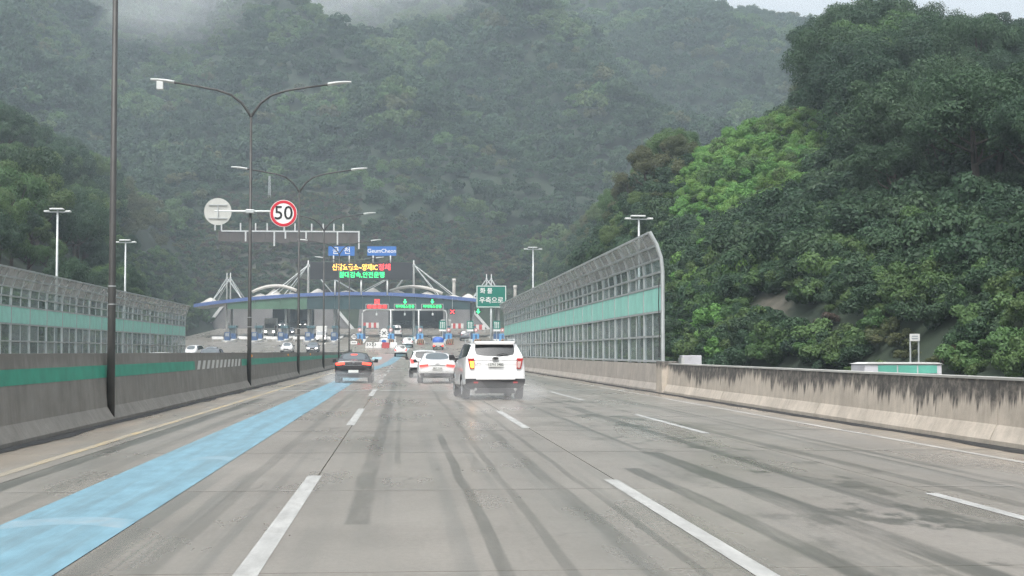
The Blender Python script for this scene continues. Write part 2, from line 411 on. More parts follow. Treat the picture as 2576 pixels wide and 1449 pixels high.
def vnoise(x, y, s, seed):
    xi = np.floor(x/s).astype(np.int64); yi = np.floor(y/s).astype(np.int64)
    fx = x/s-xi; fy = y/s-yi; fx = fx*fx*(3-2*fx); fy = fy*fy*(3-2*fy)
    def h(a, b):
        q = (a*374761393 + b*668265263 + seed*974634777) & 0xffffffff
        q = ((q ^ (q >> 13)) * 1274126177) & 0xffffffff
        return ((q ^ (q >> 16)) & 0xffff)/65535.0
    return (h(xi,yi)*(1-fx)+h(xi+1,yi)*fx)*(1-fy) + (h(xi,yi+1)*(1-fx)+h(xi+1,yi+1)*fx)*fy

def hill(x, y):
    x = np.asarray(x, float); y = np.asarray(y, float)
    base = zr_np(np.minimum(y, 345)) - .35
    d = np.maximum(0, x-cr_np(y))
    capR = lerp_np(y, [0,60,90,120,150,200,225,250,290,345,420], [6,8,12.5,20,28,32,32,31,27,23,16])
    sr = lerp_np(y, [0,120,210,260,345], [1.5,1.7,2.0,2.8,2.9])
    hr = capR*(1-np.exp(-sr*d/capR)) + np.minimum(.03*d, 4)
    d = np.maximum(0, cl_np(y)-x)
    capL = lerp_np(y, [0,100,180,240,300,345,420], [10,14,24,32,36,34,30])
    sl = lerp_np(y, [0,150,220,280,345], [.85,1.0,2.0,2.8,2.8])
    hl = capL*(1-np.exp(-sl*d/capL)) + .10*d
    ym = y - np.clip(np.abs(x+8)-60, 0, 200)*.12
    prof = lerp_np(ym, [346,350,372,400,440,520,700,900,1000], [0,9,24,40,54,88,170,250,270])
    prof = prof*lerp_np(x, [70,140,170,235,400], [1,.90,.86,.77,.68])
    top = lerp_np(x, [-400,60,150,200,240,500], [300,300,190,168,150,132])
    hm = top*(1-np.exp(-np.power(prof/top, 1.0)*1.0))*1.0
    hm = np.where(prof < .72*top, prof, .72*top + (.28*top)*(1-np.exp(-(prof-.72*top)/(.28*top))))
    h = np.maximum(np.maximum(hr, hl), hm)
    k = np.clip(h/14, 0, 1)
    rg = 1-2*np.abs(vnoise(x+.35*y,y*.45,95,11)-.5)
    nz = ((rg-.5)*46+(vnoise(x,y,60,1)-.5)*18)*np.clip((y-375)/110,0,1)*np.interp(y,[640,800],[1,.25]) + (vnoise(x,y,26,2)-.5)*6 + (vnoise(x,y,9,3)-.5)*2
    return base + h + k*nz

def poly_in(px, py, poly):
    inside = np.zeros(px.shape, bool); n = len(poly)
    for i in range(n):
        x0, y0 = poly[i]; x1, y1 = poly[(i+1) % n]
        c = (y0 > py) != (y1 > py)
        with np.errstate(divide='ignore', invalid='ignore'):
            inside ^= c & (px < (x1-x0)*(py-y0)/(y1-y0+1e-12)+x0)
    return inside
def proj_np(x, y, z):
    dz = z-CAMZ
    f = x*FW.x+y*FW.y+dz*FW.z; r = x*RT.x+y*RT.y; u = x*UP.x+y*UP.y+dz*UP.z
    return 1288+FPX*r/f, 724.5-FPX*u/f

LEDGE = [(1910,742),(1990,765),(2120,812),(2250,830),(2250,850),(2120,842),(2000,802),(1910,768)]
SCREE = [(2240,845),(2330,850),(2440,905),(2520,950),(2180,950)]
CUT = [(540,490),(905,490),(905,700),(640,700),(540,640)]
xs = np.concatenate([np.arange(-520,-80,10.), np.arange(-80,110,2.5), np.arange(110,521,10.)])
ys = np.concatenate([np.arange(-120,30,10.), np.arange(30,345,2.5), [345.0,347.0,349.5], np.arange(352,460,4.), np.arange(460,1005,9.)])
X, Y = np.meshgrid(xs, ys); Z = hill(X, Y)
nx, ny = len(xs), len(ys)
idx = np.arange(nx*ny).reshape(ny, nx)
F = np.stack([idx[:-1,:-1], idx[:-1,1:], idx[1:,1:], idx[1:,:-1]], -1).reshape(-1, 4)
fc = np.stack([X[:-1,:-1].ravel()+1.25, (Y[:-1,:-1].ravel()+Y[1:,1:].ravel())/2], -1)
TUN = [(-29.5,-20.0), (-3.0, 9.6)]       # tunnel mouths cut through the slope
keep = np.ones(len(F), bool)
for a, b in TUN: keep &= ~((fc[:,0] > a-3) & (fc[:,0] < b+3) & (fc[:,1] > 343) & (fc[:,1] < 349.4))
F = F[keep]
me = bpy.data.meshes.new('hillside'); me.from_pydata(np.stack([X.ravel(),Y.ravel(),Z.ravel()],-1).tolist(), [], F.tolist())
PX, PY = proj_np(X.ravel(), np.maximum(Y.ravel(), 5), Z.ravel())
vis = (Y.ravel() > 30)
bare = np.zeros(nx*ny)
bare[vis & (X.ravel() > 12) & (poly_in(PX,PY,LEDGE) | poly_in(PX,PY,SCREE))] = 1
bare[vis & (Y.ravel() > 340) & poly_in(PX,PY,CUT)] = .55
a = me.attributes.new('bare','FLOAT','POINT'); a.data.foreach_set('value', bare.astype(np.float32))
me.shade_smooth()
terrain = link('hillside', me, M['hillside_soil']); tag(terrain, 'wooded mountain and slopes around the toll plaza', kind='structure')

# ------------------------------------------------------------------ road surfaces
road = link('road', MB().box(-6.9, 10.6, -20, 130.2, -.5, -.06).mesh('road'), M['rubber_dark']); tag(road, 'grey wet concrete carriageway with dashed lane lines', kind='structure')
lane_edges = [-6.02, -4.55, -1.0, 2.5, 5.65, 9.32]
for i in range(5):
    x0, x1 = lane_edges[i]+.007, lane_edges[i+1]-.007
    sm = MB().box(x0, x1, 0, 5.984, -.2, 0).mesh('slab')
    for j in range(25):
        link('slab', sm, M['wet_concrete_road'], road, (0, -19.8+6*j, 0))
def ground_sheet(name, xl, xr, y0, y1, dy, nxs, dz=0.0):
    yy = list(np.arange(y0, y1, dy)) + [y1]; v = []; f = []
    for y in yy:
        a, b = xl(y), xr(y)
        v += [(a+(b-a)*k/nxs, y, zr(y)+dz) for k in range(nxs+1)]
    m_ = nxs+1
    for j in range(len(yy)-1):
        for k in range(nxs): f.append((j*m_+k, j*m_+k+1, (j+1)*m_+k+1, (j+1)*m_+k))
    return MB().add(v, f)
tag(ground_sheet('opposing_road', lambda y: -20.6, lambda y: -6.5, -20, 130.2, 10, 4).build('opposing_road', M['wet_concrete_road']), 'opposite carriageway beyond the median wall', kind='structure')
tag(ground_sheet('toll_plaza_road', lambda y: np.interp(y,[130,148,262],[-20.6,-20.6,-41.5]), lambda y: np.interp(y,[130,138,250],[9.9,9.9,24.5]), 130.2, 352, 4, 12).build('toll_plaza_road', M['wet_concrete_road'], smooth=True), 'rising concrete apron before the toll gates', kind='structure')
# tunnel floors
for a, b in TUN:
    tag(ground_sheet('tunnel_road', lambda y: a, lambda y: b, 352, 420, 8, 2).build('tunnel_road', M['wet_concrete_road']), 'road running into the tunnel', kind='structure')

def strip(name, m_, pts, wid, dz=.004, parent=road):
    v = []; f = []
    for i, (x, y) in enumerate(pts):
        w_ = wid[i] if isinstance(wid, (list, tuple)) else wid
        v += [(x-w_/2, y, zr(y)+dz), (x+w_/2, y, zr(y)+dz)]
    for i in range(len(pts)-1): f.append((2*i, 2*i+1, 2*i+3, 2*i+2))
    return MB().add(v, f).build(name, m_, parent)
def dash_line(x, segs, wid=.17):
    for y0, y1 in segs: strip('lane_dash', M['paint_white'], [(x, y0+(y1-y0)*k/4) for k in range(5)], wid)
dash_line(-1.04, [(8.4,18.1),(30.4,39.3),(50.2,60)] + [(70.5+20.3*k, 79.8+20.3*k) for k in range(7)])
dash_line(2.45, [(7.6,17.3),(29,37.6),(49,58.4)] + [(69.5+20.3*k, 78.8+20.3*k) for k in range(6)], .16)
dash_line(5.60, [(5.5,15.4),(26.9,35.2),(45.4,55.6)] + [(66+20.3*k, 75+20.3*k) for k in range(4)], .14)
strip('edge_line', M['paint_white_thin'], [(8.42, y) for y in range(5, 170, 5)], .13)
strip('edge_line', M['paint_yellow'], [(-4.86, y) for y in range(5, 140, 5)], .15)
bl = [(-2.885, y) for y in range(5, 105, 4)] + [(-2.885+2.9*((y-105)/115.)**1.6, y) for y in range(105, 226, 4)]
strip('guide_band', M['paint_blue'], bl, [1.12]*len(bl), .006)
strip('guide_band', M['paint_blue_pale'], [(.25+1.1*(y-224)/40, y) for y in range(226, 300, 4)], 1.3, .006)
strip('guide_band', M['paint_pink'], [(-3.6+.02*(y-130), y) for y in range(132, 220, 4)], [2.6]*22, .005)
strip('guide_band', M['paint_blue_pale'], [(-3.3, 195), (-3.3, 205)], 1.3, .009)
for y, x0, x1 in ((13.0,-3.42,-2.36),(20.8,-2.9,-2.36)):
    v = []
    MBt = MB()
    for k in range(12):
        a = x0+(x1-x0)*k/11; MBt.v += [(a, y-.22+.35*math.sin(k*.28), .0065), (a, y+.42+.30*math.sin(k*.28), .0075)]
        if k: MBt.f.append((2*k-2, 2*k, 2*k+1, 2*k-1))
    MBt.build('worn_letter_arc', M['paint_smear'], road)
strip('expansion_joint', M['rubber_dark'], [(0,0)], .1) if False else None
for y in (57.6, 118.0):
    MB().box(-6.0, 9.3, y, y+.10, .002, .009).build('expansion_joint', M['galvanised'], road)
    MB().box(-6.0, 9.3, y+.10, y+.24, .002, .006).build('expansion_joint', M['rubber_dark'], road)
for j in range(6, 16):                                              # pale sealed joints across some slabs
    for i in range(1, 5):
        if random.random() < .55:
            y = -19.8+6*j-.008
            MB().add([(lane_edges[i]+.05,y-.035,.003),(lane_edges[i+1]-.05,y-.03,.003),(lane_edges[i+1]-.05,y+.035,.003),(lane_edges[i]+.05,y+.03,.003)],[(0,1,2,3)]).build('joint_seal', M['joint_seal'], road)
# silt lying along the foot of both walls
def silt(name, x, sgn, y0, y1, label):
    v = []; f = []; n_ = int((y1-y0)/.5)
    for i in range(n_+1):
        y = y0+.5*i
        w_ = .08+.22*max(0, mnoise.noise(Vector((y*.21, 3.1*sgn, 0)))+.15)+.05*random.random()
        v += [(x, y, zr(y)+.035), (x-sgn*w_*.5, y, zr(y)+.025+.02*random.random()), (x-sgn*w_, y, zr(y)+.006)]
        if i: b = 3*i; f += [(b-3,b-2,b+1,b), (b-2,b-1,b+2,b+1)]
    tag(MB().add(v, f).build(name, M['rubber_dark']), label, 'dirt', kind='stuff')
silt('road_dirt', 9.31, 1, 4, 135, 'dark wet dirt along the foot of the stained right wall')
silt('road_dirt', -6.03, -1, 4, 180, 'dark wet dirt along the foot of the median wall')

# ------------------------------------------------------------------ concrete walls
med = empty('median_wall', (0,0,0), 0, 'dark grey concrete median wall with a green painted band', 'wall')
mprof = [(-6.05,0),(-6.05,.09),(-6.20,.34),(-6.30,1.47),(-6.62,1.47),(-6.72,.34),(-6.87,.09),(-6.87,0)]
MB().sweep(mprof, list(np.arange(-6,192,4.)), zr).build('wall_body', M['barrier_median'], med)
def face_x(z): return -6.20 + (-.10)*(z-.34)/(1.47-.34)
def band_mesh(y0, y1, z0, z1, out, lean=0.0):
    v = []; ys_ = list(np.arange(y0, y1, 4.))+[y1] if y1-y0 > 4 else [y0, y1]; f = []
    for i, y in enumerate(ys_):
        v += [(face_x(z0)+out, y, z0+zr(y)), (face_x(z1)+out, y+lean, z1+zr(y))]
        if i: b = 2*i; f.append((b-2, b, b+1, b-1))
    return MB().add(v, f)
band_mesh(-6, 45.6, .955, 1.215, .006).build('painted_band', M['band_green'], med)
band_mesh(58.8, 190, .955, 1.215, .006).build('painted_band', M['band_green'], med)
for k in range(11):
    y = 46.0+1.14*k
    band_mesh(y, y+.62, .955, 1.225, .007, .45).build('hatch_stripe', M['road_white'], med)
for y in (62.5, 82.5, 102.5):
    MB().cbox((-6.24, y, 1.33), (.05,.16,.10)).build('reflector', M['reflector_orange'], med, bevel=.01)

rb = empty('roadside_wall', (0,0,0), 0, 'tan concrete roadside wall with black run-off stains', 'wall')
rprof = [(9.34,0),(9.34,.10),(9.46,.34),(9.52,1.05),(9.80,1.05),(9.92,0)]
segA = MB().sweep(rprof, [0, 9.97], lambda y: 0).mesh('wall_segment')
for k in range(6): link('wall_segment', segA, M['barrier_tan'], rb, (0, -7+10*k, 0))
MB().box(9.50, 9.84, -7, 52.3, 1.052, 1.09).build('coping', M['retaining_concrete'], rb)
segB = MB().sweep(rprof, [0, 3.965], lambda y: 0).mesh('wall_segment')
for k in range(21): link('wall_segment', segB, M['barrier_plain'], rb, (0, 53.0+4*k, 0))
MB().box(9.28, 9.90, 52.4, 53.6, 0, 1.16).build('end_pillar', M['barrier_tan'], rb, bevel=.03)

# ------------------------------------------------------------------ noise walls
RAILS = [1.18, 2.08, 3.0, 3.96, 4.48, 4.97, 5.45, 5.92]
def wall_off(z): return 0.0 if z < 4.5 else .055*(z-4.5)**2*4.2      # lean of the top towards the road
def noise_wall(name, label, x, side, y0, nbay, zb):
    root = empty(name, (x, y0, 0), 0, label, 'noise wall')
    B = 4.0
    zs = [zb]+RAILS[1:]
    def ox(z): return -side*wall_off(z)
    pm = MB().tube([(ox(z)-.0, 0, z) for z in [zb-.1, 3, 4.48, 4.97, 5.45, 5.95]], .075, 6).mesh('post')
    rails = {}
    pane_lo = {}
    for z in RAILS[1:]:
        rails[z] = MB().cbox((ox(z)-side*.03, B/2, z), (.09, B-.02, .075)).mesh('rail')
    rails[zb] = MB().cbox((ox(zb)-side*.03, B/2, zb+.04), (.12, B-.02, .08)).mesh('rail')
    mull = MB().tube([(ox(z)-side*.02, 0, z) for z in [zb, 3.0]], .03, 6).mesh('mullion')
    mull2 = MB().tube([(ox(z)-side*.02, 0, z) for z in [3.96, 4.48, 4.97, 5.45, 5.92]], .035, 6).mesh('mullion')
    def slab_mesh(nm, za, zc, wd, t=.03):
        a, c = ox(za), ox(zc)
        return MB().add([(a-t,0,za),(a+t,0,za),(a+t,wd,za),(a-t,wd,za),(c-t,0,zc),(c+t,0,zc),(c+t,wd,zc),(c-t,wd,zc)],
                        [(3,2,1,0),(4,5,6,7),(0,1,5,4),(1,2,6,5),(2,3,7,6),(3,0,4,7)]).mesh(nm)
    teal = slab_mesh('teal_panel', 3.05, 3.91, B-.20, .05)
    half = {}
    for za, zc in zip(zs[:-1], zs[1:]):
        if za == 3.0: continue
        half[za] = slab_mesh('pane', za+.05, zc-.05, B/2-.13, .015)
        half[za].materials.append(M['milky_pane'] if za > 4.9 else M['clear_pane'])
    for k in range(nbay+1): link('post', pm, M['galvanised'], root, (0, k*B, 0))
    for k in range(nbay):
        for z, r in rails.items(): link('rail', r, M['galvanised'], root, (0, k*B+.01, 0))
        link('mullion', mull, M['galvanised'], root, (0, k*B+B/2, 0)); link('mullion', mull2, M['galvanised'], root, (0, k*B+B/2, 0))
        link('teal_panel', teal, M['teal_panel'], root, (0, k*B+.10, 0))
        for za, h in half.items():
            for j in (0, 1): link('pane', h, None, root, (0, k*B+.09+j*(B/2-.02)+j*.02, 0))
    return root
nr = noise_wall('noise_wall', 'grey framed noise wall on the tan roadside wall, teal panels and clear panes', 9.66, 1, 54.3, 21, 1.10)
MB().tube([(-wall_off(z)-.02,-.16,z) for z in (1.0,3.0,4.48,4.97,5.45,5.95)], .07, 8).build('end_post', M['galvanised'], nr)
MB().tube([(-.15,-.12,4.2),(-.18,-.16,3.3),(-.15,-.14,2.2),(-.17,-.15,1.3)], .02, 6).build('cable', M['rubber_dark'], nr)
nl = noise_wall('noise_wall', 'long noise wall across the opposite carriageway beyond the median, teal panels', -20.9, -1, 65.0, 20, 1.0)
lw = MB().sweep([(-20.6,0),(-20.75,.4),(-20.8,1.02),(-21.1,1.02),(-21.2,0)], [-6,145.2], zr).build('far_wall', M['barrier_plain'])
tag(lw, 'low concrete wall carrying the noise wall across the opposite carriageway', 'wall')

# ------------------------------------------------------------------ street lamps
def head_mesh(s):
    b = MB(); n_ = 10; rings = []
    for i in range(7):
        t = i/6; x = s*(3.25+1.0*t); z = 12.93+.17*t-.06*t*t
        wv = .17*math.sin(math.pi*(.15+.85*t))**.6 if t < 1 else .03
        hh = .075*(1-.45*t)
        rings.append([(x, wv*math.cos(2*math.pi*k/n_), z+hh*math.sin(2*math.pi*k/n_)+.02) for k in range(n_)])
    vs = [p for r in rings for p in r]; fs = []
    for i in range(6):
        for k in range(n_): fs.append((i*n_+k, i*n_+(k+1) % n_, (i+1)*n_+(k+1) % n_, (i+1)*n_+k))
    fs += [tuple(range(n_)), tuple(range(6*n_, 7*n_))]
    return b.add(vs, fs).mesh('lamp_head', True)
def make_median_lamp():
    r = empty('street_lamp', (0,0,0))
    MB().tube([(0,0,-.02),(0,0,3.0),(0,0,3.05),(0,0,11.65)], [.092,.086,.078,.054], 12).build('pole', M['pole_dark'], r, True)
    for z in (2.6,3.0): MB().tube([(0,0,z),(0,0,z+.02)], .094, 12).build('pole_band', M['galvanised'], r)
    for s in (-1, 1):
        pts = [(0,11.5),(s*.12,11.72),(s*.40,12.10),(s*.85,12.44),(s*1.45,12.64),(s*2.3,12.79),(s*3.35,12.95)]
        arm = MB().tube([(x,0,z) for x, z in pts], [.055,.054,.052,.048,.045,.042,.040], 8).build('arm', M['pole_dark'], r, True)
        link('lamp_head', head_mesh(s), M['lamp_head'], r)
        MB().tube([(s*3.15,0,12.92),(s*3.4,0,12.96)], .055, 8).build('arm_joint', M['pole_dark'], r)
    return r
lamp_labels = ['nearest dark pole rising from the median wall, cut off by the hatched stripe stretch',
 'dark double-armed street lamp carrying the round speed sign and camera box',
 'double-armed street lamp on the median wall, next beyond the speed sign lamp',
 'double-armed street lamp on the median wall, second beyond the speed sign lamp',
 'double-armed street lamp on the median wall, third beyond the speed sign lamp',
 'double-armed street lamp at the median end beside the 30 sign']
lamp_labels[0] = 'tall dark street lamp pole standing on the median wall above the green band'
base_lamp = make_median_lamp()
lamps = []
for k in range(6):
    o = base_lamp if k == 0 else copy_tree(base_lamp)
    y = 32.0+28.6*k
    o.scale = (.955,.955,.962)
    o.location = (-6.15, y, zr(y)); tag(o, lamp_labels[k], 'street lamp', 'double-armed lamps along the median'); lamps.append(o)
MB().box(-3.98,-3.70,-.12,.12,12.62,12.98).build('camera_box', M['lamp_head'], lamps[1], bevel=.02)
# round signs on the second lamp
yl = 60.6
brk = empty('sign_bracket', (-6.15, yl, -.22), 0, 'horizontal grey bracket across the lamp pole holding two round signs', 'bracket')
MB().tube([(-1.42,-.10,7.42),(1.40,-.10,7.42)], .045, 8).build('crossbar', M['galvanised'], brk)
MB().cbox((0,-.06,7.42),(.34,.30,.16)).build('clamp', M['galvanised'], brk, bevel=.02)
def ring_mesh(r0, r1, y0, y1, n_=40):
    b = MB(); v = []; f = []
    for y in (y0, y1):
        for r in (r0, r1): v += [(r*math.cos(2*math.pi*k/n_), y, r*math.sin(2*math.pi*k/n_)) for k in range(n_)]
    for k in range(n_):
        q = (k+1) % n_
        f += [(k, q, n_+q, n_+k), (2*n_+k, 3*n_+k, 3*n_+q, 2*n_+q), (n_+k, n_+q, 3*n_+q, 3*n_+k), (k, 2*n_+k, 2*n_+q, q)]
    return b.add(v, f)
def speed_sign(name, num, R, loc, ringmat, label, size):
    r = empty(name, loc, 0, label, 'road sign')
    MB().prism(*disc(0,0,R,-.01,.02,40)).build('sign_plate', M['sign_white'], r)
    ring_mesh(R*.76, R*.965, -.020, -.006).build('red_ring' if ringmat == 'sign_red' else 'dark_ring', M[ringmat], r)
    text('numerals', num, size, M['sign_black'], r, (0,-.022,.0), .004, bold=.008*R)
    return r
speed_sign('speed_limit_sign', '50', .55, (at(714,538,yl)[0], yl-.17, at(714,538,yl)[1]), 'sign_red', 'round white 50 speed limit sign with a red ring on the lamp bracket', .78)
r = empty('speed_limit_sign', (at(549,533,yl)[0], yl-.12, at(549,533,yl)[1]), 0, 'plain grey back of a round sign with a bracket, seen from behind', 'road sign')
MB().prism(*disc(0,0,.55,-.01,.02,40)).build('sign_plate', M['sign_back'], r)
for z in (-.27, .27): MB().cbox((0,-.035,z),(.74,.045,.045)).build('stiffener', M['galvanised'], r)
MB().cbox((.0,-.045,0),(.05,.05,.54)).build('stiffener', M['galvanised'], r)

def mast_lamp(x, y, ztop, label, flip=1):
    g = float(hill(x, y)) if not (-20.6 < x < 9.5) else zr(y)
    r = empty('mast_lamp', (x, y, min(g, zr(y))-.2), 0, label, 'street lamp', 'pale single mast lamps beyond the noise walls')
    h = ztop-r.location.z
    MB().tube([(0,0,0),(0,0,h)], [.11,.06], 10).build('pole', M['galvanised'], r, True)
    MB().cbox((-.05*flip,0,h+.05),(.86,.42,.10)).build('lamp_head', M['lamp_head'], r, bevel=.03)
    MB().cbox((.0,0,h-.13),(1.35,.10,.07)).build('cross_arm', M['galvanised'], r)
    for s in (-1,1): MB().cbox((s*.66,0,h-.10),(.34,.30,.11)).build('flood_lamp', M['lamp_head'], r, bevel=.03)
    return r
for px_, py_, Y_, lb in ((145,528,95,'pale mast lamp behind the far noise wall, the taller of two'),(316,606,118,'pale mast lamp behind the far noise wall beside the dark pole'),
                         (1607,546,86,'pale mast lamp above the end of the right noise wall'),(1341,624,134,'pale mast lamp rising behind the right noise wall near the green sign')):
    x_, z_ = at(px_, py_, Y_); mast_lamp(x_, Y_, z_, lb)

# ------------------------------------------------------------------ tunnel portals and retaining wall
def portal(name, label, pxs, Yp, opening, ztop, white_left, white_right):
    (bl_, tl_, tr_, br_) = pxs
    g = zr(Yp)-.1
    xbl, xtl, xtr, xbr = [at(p, 800, Yp)[0] for p in (bl_, tl_, tr_, br_)]
    r = empty(name, ((xbl+xbr)/2, Yp, g), 0, label, 'tunnel portal'); cx = r.location.x
    H = ztop-g
    a, b = opening[0]-cx, opening[1]-cx
    arch = [(a+(b-a)*k/16, 4.6+1.7*math.sin(math.pi*k/16)) for k in range(17)]
    # wall left of, above and right of the mouth
    MB().prism([(xbl-cx,0),(a,0),(a,4.6),(a,H),(xtl-cx,H)], 0, 6).build('portal_wall', M['portal_concrete'], r)
    MB().prism([(b,0),(xbr-cx,0),(xtr-cx,H),(b,H),(b,4.6)], 0, 6).build('portal_wall', M['portal_concrete'], r)
    top = MB(); 
    for k in range(16):
        p, q = arch[k], arch[k+1]
        top.prism([(p[0],p[1]),(q[0],q[1]),(q[0],H),(p[0],H)], 0, 6)
    top.build('portal_wall', M['portal_concrete'], r)
    # lining running into the hill
    ln = MB(); prof = [(a,0),(a,4.6)]+arch[1:-1]+[(b,4.6),(b,0)]
    v = [(x,y,z+.045*y) for y in (.05,70) for x, z in prof]; n_ = len(prof)
    ln.add(v, [(k, k+1, n_+k+1, n_+k) for k in range(n_-1)]); ln.build('tunnel_lining', M['tunnel_dark'], r)
    MB().add([(a,70,0),(b,70,0),(b,70,10),(a,70,10)], [(0,1,2,3)]).build('tunnel_end', M['tunnel_dark'], r)
    for y in (10,22,34):
        for x in (a+2.2, b-2.2):
            MB().cbox((x, y, 5.0+.045*y),(.5,.9,.12)).build('tunnel_lamp', M['tunnel_lamp'], r)
    for flag, x0, x1 in ((white_left, xbl-cx, xtl-cx), (white_right, xbr-cx, xtr-cx)):
        if flag:
            s = -1 if x0 < x1 else 1
            MB().prism([(x0,0),(x0+s*.8,0),(x1+s*.8,H),(x1,H)], -.35, 6.1).build('white_edge', M['white_paint_metal'], r)
    return r
YP = 342.0
zt = at(700, 771, YP)[1]
portal('tunnel_portal', 'grey concrete tunnel portal with slanting white edges beyond the exit booths', (520,563,836,884), YP, TUN[0], zt, True, True)
portal('tunnel_portal', 'grey concrete tunnel portal beyond the green arrow lanes', (900,905,1177,1226), YP, TUN[1], zt, False, True)
# striped height boards over the lanes near the portals
def striped_board(px0, px1, py, Yb, label):
    x0, z = at(px0, py, Yb); x1, _ = at(px1, py, Yb); n_ = max(4, int((x1-x0)/.55))
    r = empty('height_board', ((x0+x1)/2, Yb, zr(Yb)), 0, label, 'warning board')
    zz = z-zr(Yb); st = (x1-x0)/n_
    for k in range(n_):
        MB().box(-(x1-x0)/2+k*st, -(x1-x0)/2+(k+1)*st, -.03, .03, zz-.55, zz+.55).build('board_stripe', M['stripe_red'] if k % 2 == 0 else M['board_white'], r)
    for s in (-.46,.46): MB().tube([(s*(x1-x0),.1,0),(s*(x1-x0),.1,zz+.5)], .07, 8).build('post', M['galvanised'], r)
striped_board(914,953,818,322,'red and white striped height board behind the closed lane')
striped_board(1126,1166,820,322,'red and white striped height board behind the blue tarp truck lane')
striped_board(1190,1220,823,322,'red and white striped height board beside the slanting portal edge')

x0, z0 = at(490,766,352); x1, z1 = at(626,722,352)
rw = empty('retaining_wall', (x0,352,6), 0, 'pale weathered concrete retaining wall above the canopy end', 'wall')
MB().prism([(-1.2,0),(x1-x0,0),(x1-x0,z1-6-.3),(5.0,z1-6+.1),(3.6,z1-6-.3),(.6,z0-6)], 0, 1.2).build('wall_body', M['retaining_concrete'], rw)
for k in range(7): MB().box(2.6+1.45*k, 2.68+1.45*k, -.03, .0, 0, z1-6-.5).build('joint', M['portal_concrete'], rw)
# white steel frame with brown panels on the cut slope
Yf = 357.0
fx0, fz0 = at(548,640,Yf); fx1, fz1 = at(905,583,Yf)
fr = empty('slope_frame', ((fx0+fx1)/2, Yf, fz0-3), 0, 'white steel frame with dark brown panels on the cut slope', 'frame')
cx = fr.location.x; hz = fz1-fz0+3
for px_ in (586,630,669,712,750,800,845,870):
    xx = at(px_,583,Yf)[0]-cx
nP = 12
for k in range(nP):
    a = fx0-cx+(fx1-fx0)*k/nP; b = fx0-cx+(fx1-fx0)*(k+1)/nP
    MB().box(a+.05,b-.05,.1,.25,hz-2.4-.5*random.random(),hz-.05).build('panel', M['rust_panel'], fr)
MB().box(fx0-cx+.8,fx1-cx,-.12,.08,hz-.16,hz+.16).build('beam', M['white_paint_metal'], fr)
for px_ in (541,557,605,643,672,715,742,784,813,840,863):
    xx = at(px_,583,Yf)[0]-cx
    MB().box(xx-.16,xx+.16,-.10,.10,hz+.12,hz+1.9).build('post', M['white_paint_metal'], fr)
for px_, dn in ((618,2.3),(690,3.4),(718,1.6),(770,1.6),(849,3.0),(903,4.0)):
    xx = at(px_,583,Yf)[0]-cx
    MB().box(xx-.18,xx+.18,-.11,.09,hz-.16-dn,hz-.12).build('post', M['white_paint_metal'], fr)
# lattice mast on the slope
xm, zm = at(678,438,395); gm = float(hill(xm,395))
tm = empty('lattice_mast', (xm,395,gm-.5), 0, 'slim grey lattice mast standing on the cut slope', 'mast')
hm_ = zm-gm
for dx, dy in ((-.35,0),(.35,0),(0,.5)): MB().tube([(dx,dy,0),(dx*.5,dy*.5,hm_)], .08, 6).build('mast_leg', M['galvanised'], tm)
for k in range(8): MB().tube([(-.33,0,hm_*k/8),(.33,0,hm_*(k+1)/8)], .045, 5).build('brace', M['galvanised'], tm)

# ------------------------------------------------------------------ toll canopy
YC, YD = 283.0, 296.0
CX, HW = -8.0, 31.2
zc = at(905,735,YC)[1]
def ztop(x): return zc - 2.35*abs((x-CX)/HW)**2.0
can = empty('toll_canopy', (CX, YC, zr(YC)), 0, 'wide arched toll canopy with blue edge, white masts and cables', 'toll canopy')
g0 = zr(YC)
def loc(x, y, z): return (x-CX, y-YC, z-g0)
def arched(za, zb_, y0, y1, xa, xb, n_=40):
    v = []; f = []
    for k in range(n_+1):
        x = xa+(xb-xa)*k/n_; z = ztop(x)
        v += [loc(x,y0,z+za), loc(x,y1,z+za), loc(x,y1,z+zb_), loc(x,y0,z+zb_)]
        if k:
            b = 4*k
            for j in range(4): f.append((b-4+j, b-4+(j+1) % 4, b+(j+1) % 4, b+j))
    f += [(0,1,2,3), (4*n_+3,4*n_+2,4*n_+1,4*n_)]
    return MB().add(v, f)
arched(-.62,-.04,YC+.15,YD,CX-HW,CX+HW).build('roof', M['roof_white'], can)
nf = 10
for k in range(nf):
    a = CX-HW+2*HW*k/nf; b = a+2*HW/nf-.03
    arched(-.60,.04,YC,YC+.13,a,b,5).build('fascia_panel', M['fascia_blue'], can)
zs_ = at(700,777.5,YC)[1]
edges_px = [571,640,706,772,842,912,980,1046,1115,1183]
for k in range(len(edges_px)-1):
    xa, xb = at(edges_px[k],770,YC)[0]+.02, at(edges_px[k+1],770,YC)[0]-.02
    v = [loc(xa,YC+.3,zs_),loc(xb,YC+.3,zs_),loc(xb,YC+.3,ztop(xb)-.63),loc(xa,YC+.3,ztop(xa)-.63)]
    v += [(p[0],p[1]+.25,p[2]) for p in v]
    MB().add(v, [(0,1,2,3),(7,6,5,4),(0,4,5,1),(1,5,6,2),(2,6,7,3),(3,7,4,0)]).build('hanging_panel', M['fascia_green'] if k < 3 else M['fascia_dark_green'], can)
for px_, cm in ((571,'white_paint_metal'),(719,'galvanised'),(776,'white_paint_metal'),(842,'galvanised'),(985,'galvanised'),(1041,'galvanised'),(1125,'galvanised'),(1190,'galvanised'),(1255,'white_paint_metal')):
    xx = at(px_,800,YC+3)[0]
    MB().tube([loc(xx,YC+3,zr(YC+3)-.2), loc(xx,YC+3,ztop(xx)-.5)], .24, 10).build('column', M[cm], can, True)
    MB().tube([loc(xx,YC+11,zr(YC+11)-.2), loc(xx,YC+11,ztop(xx)-.5)], .24, 10).build('column', M[cm], can, True)
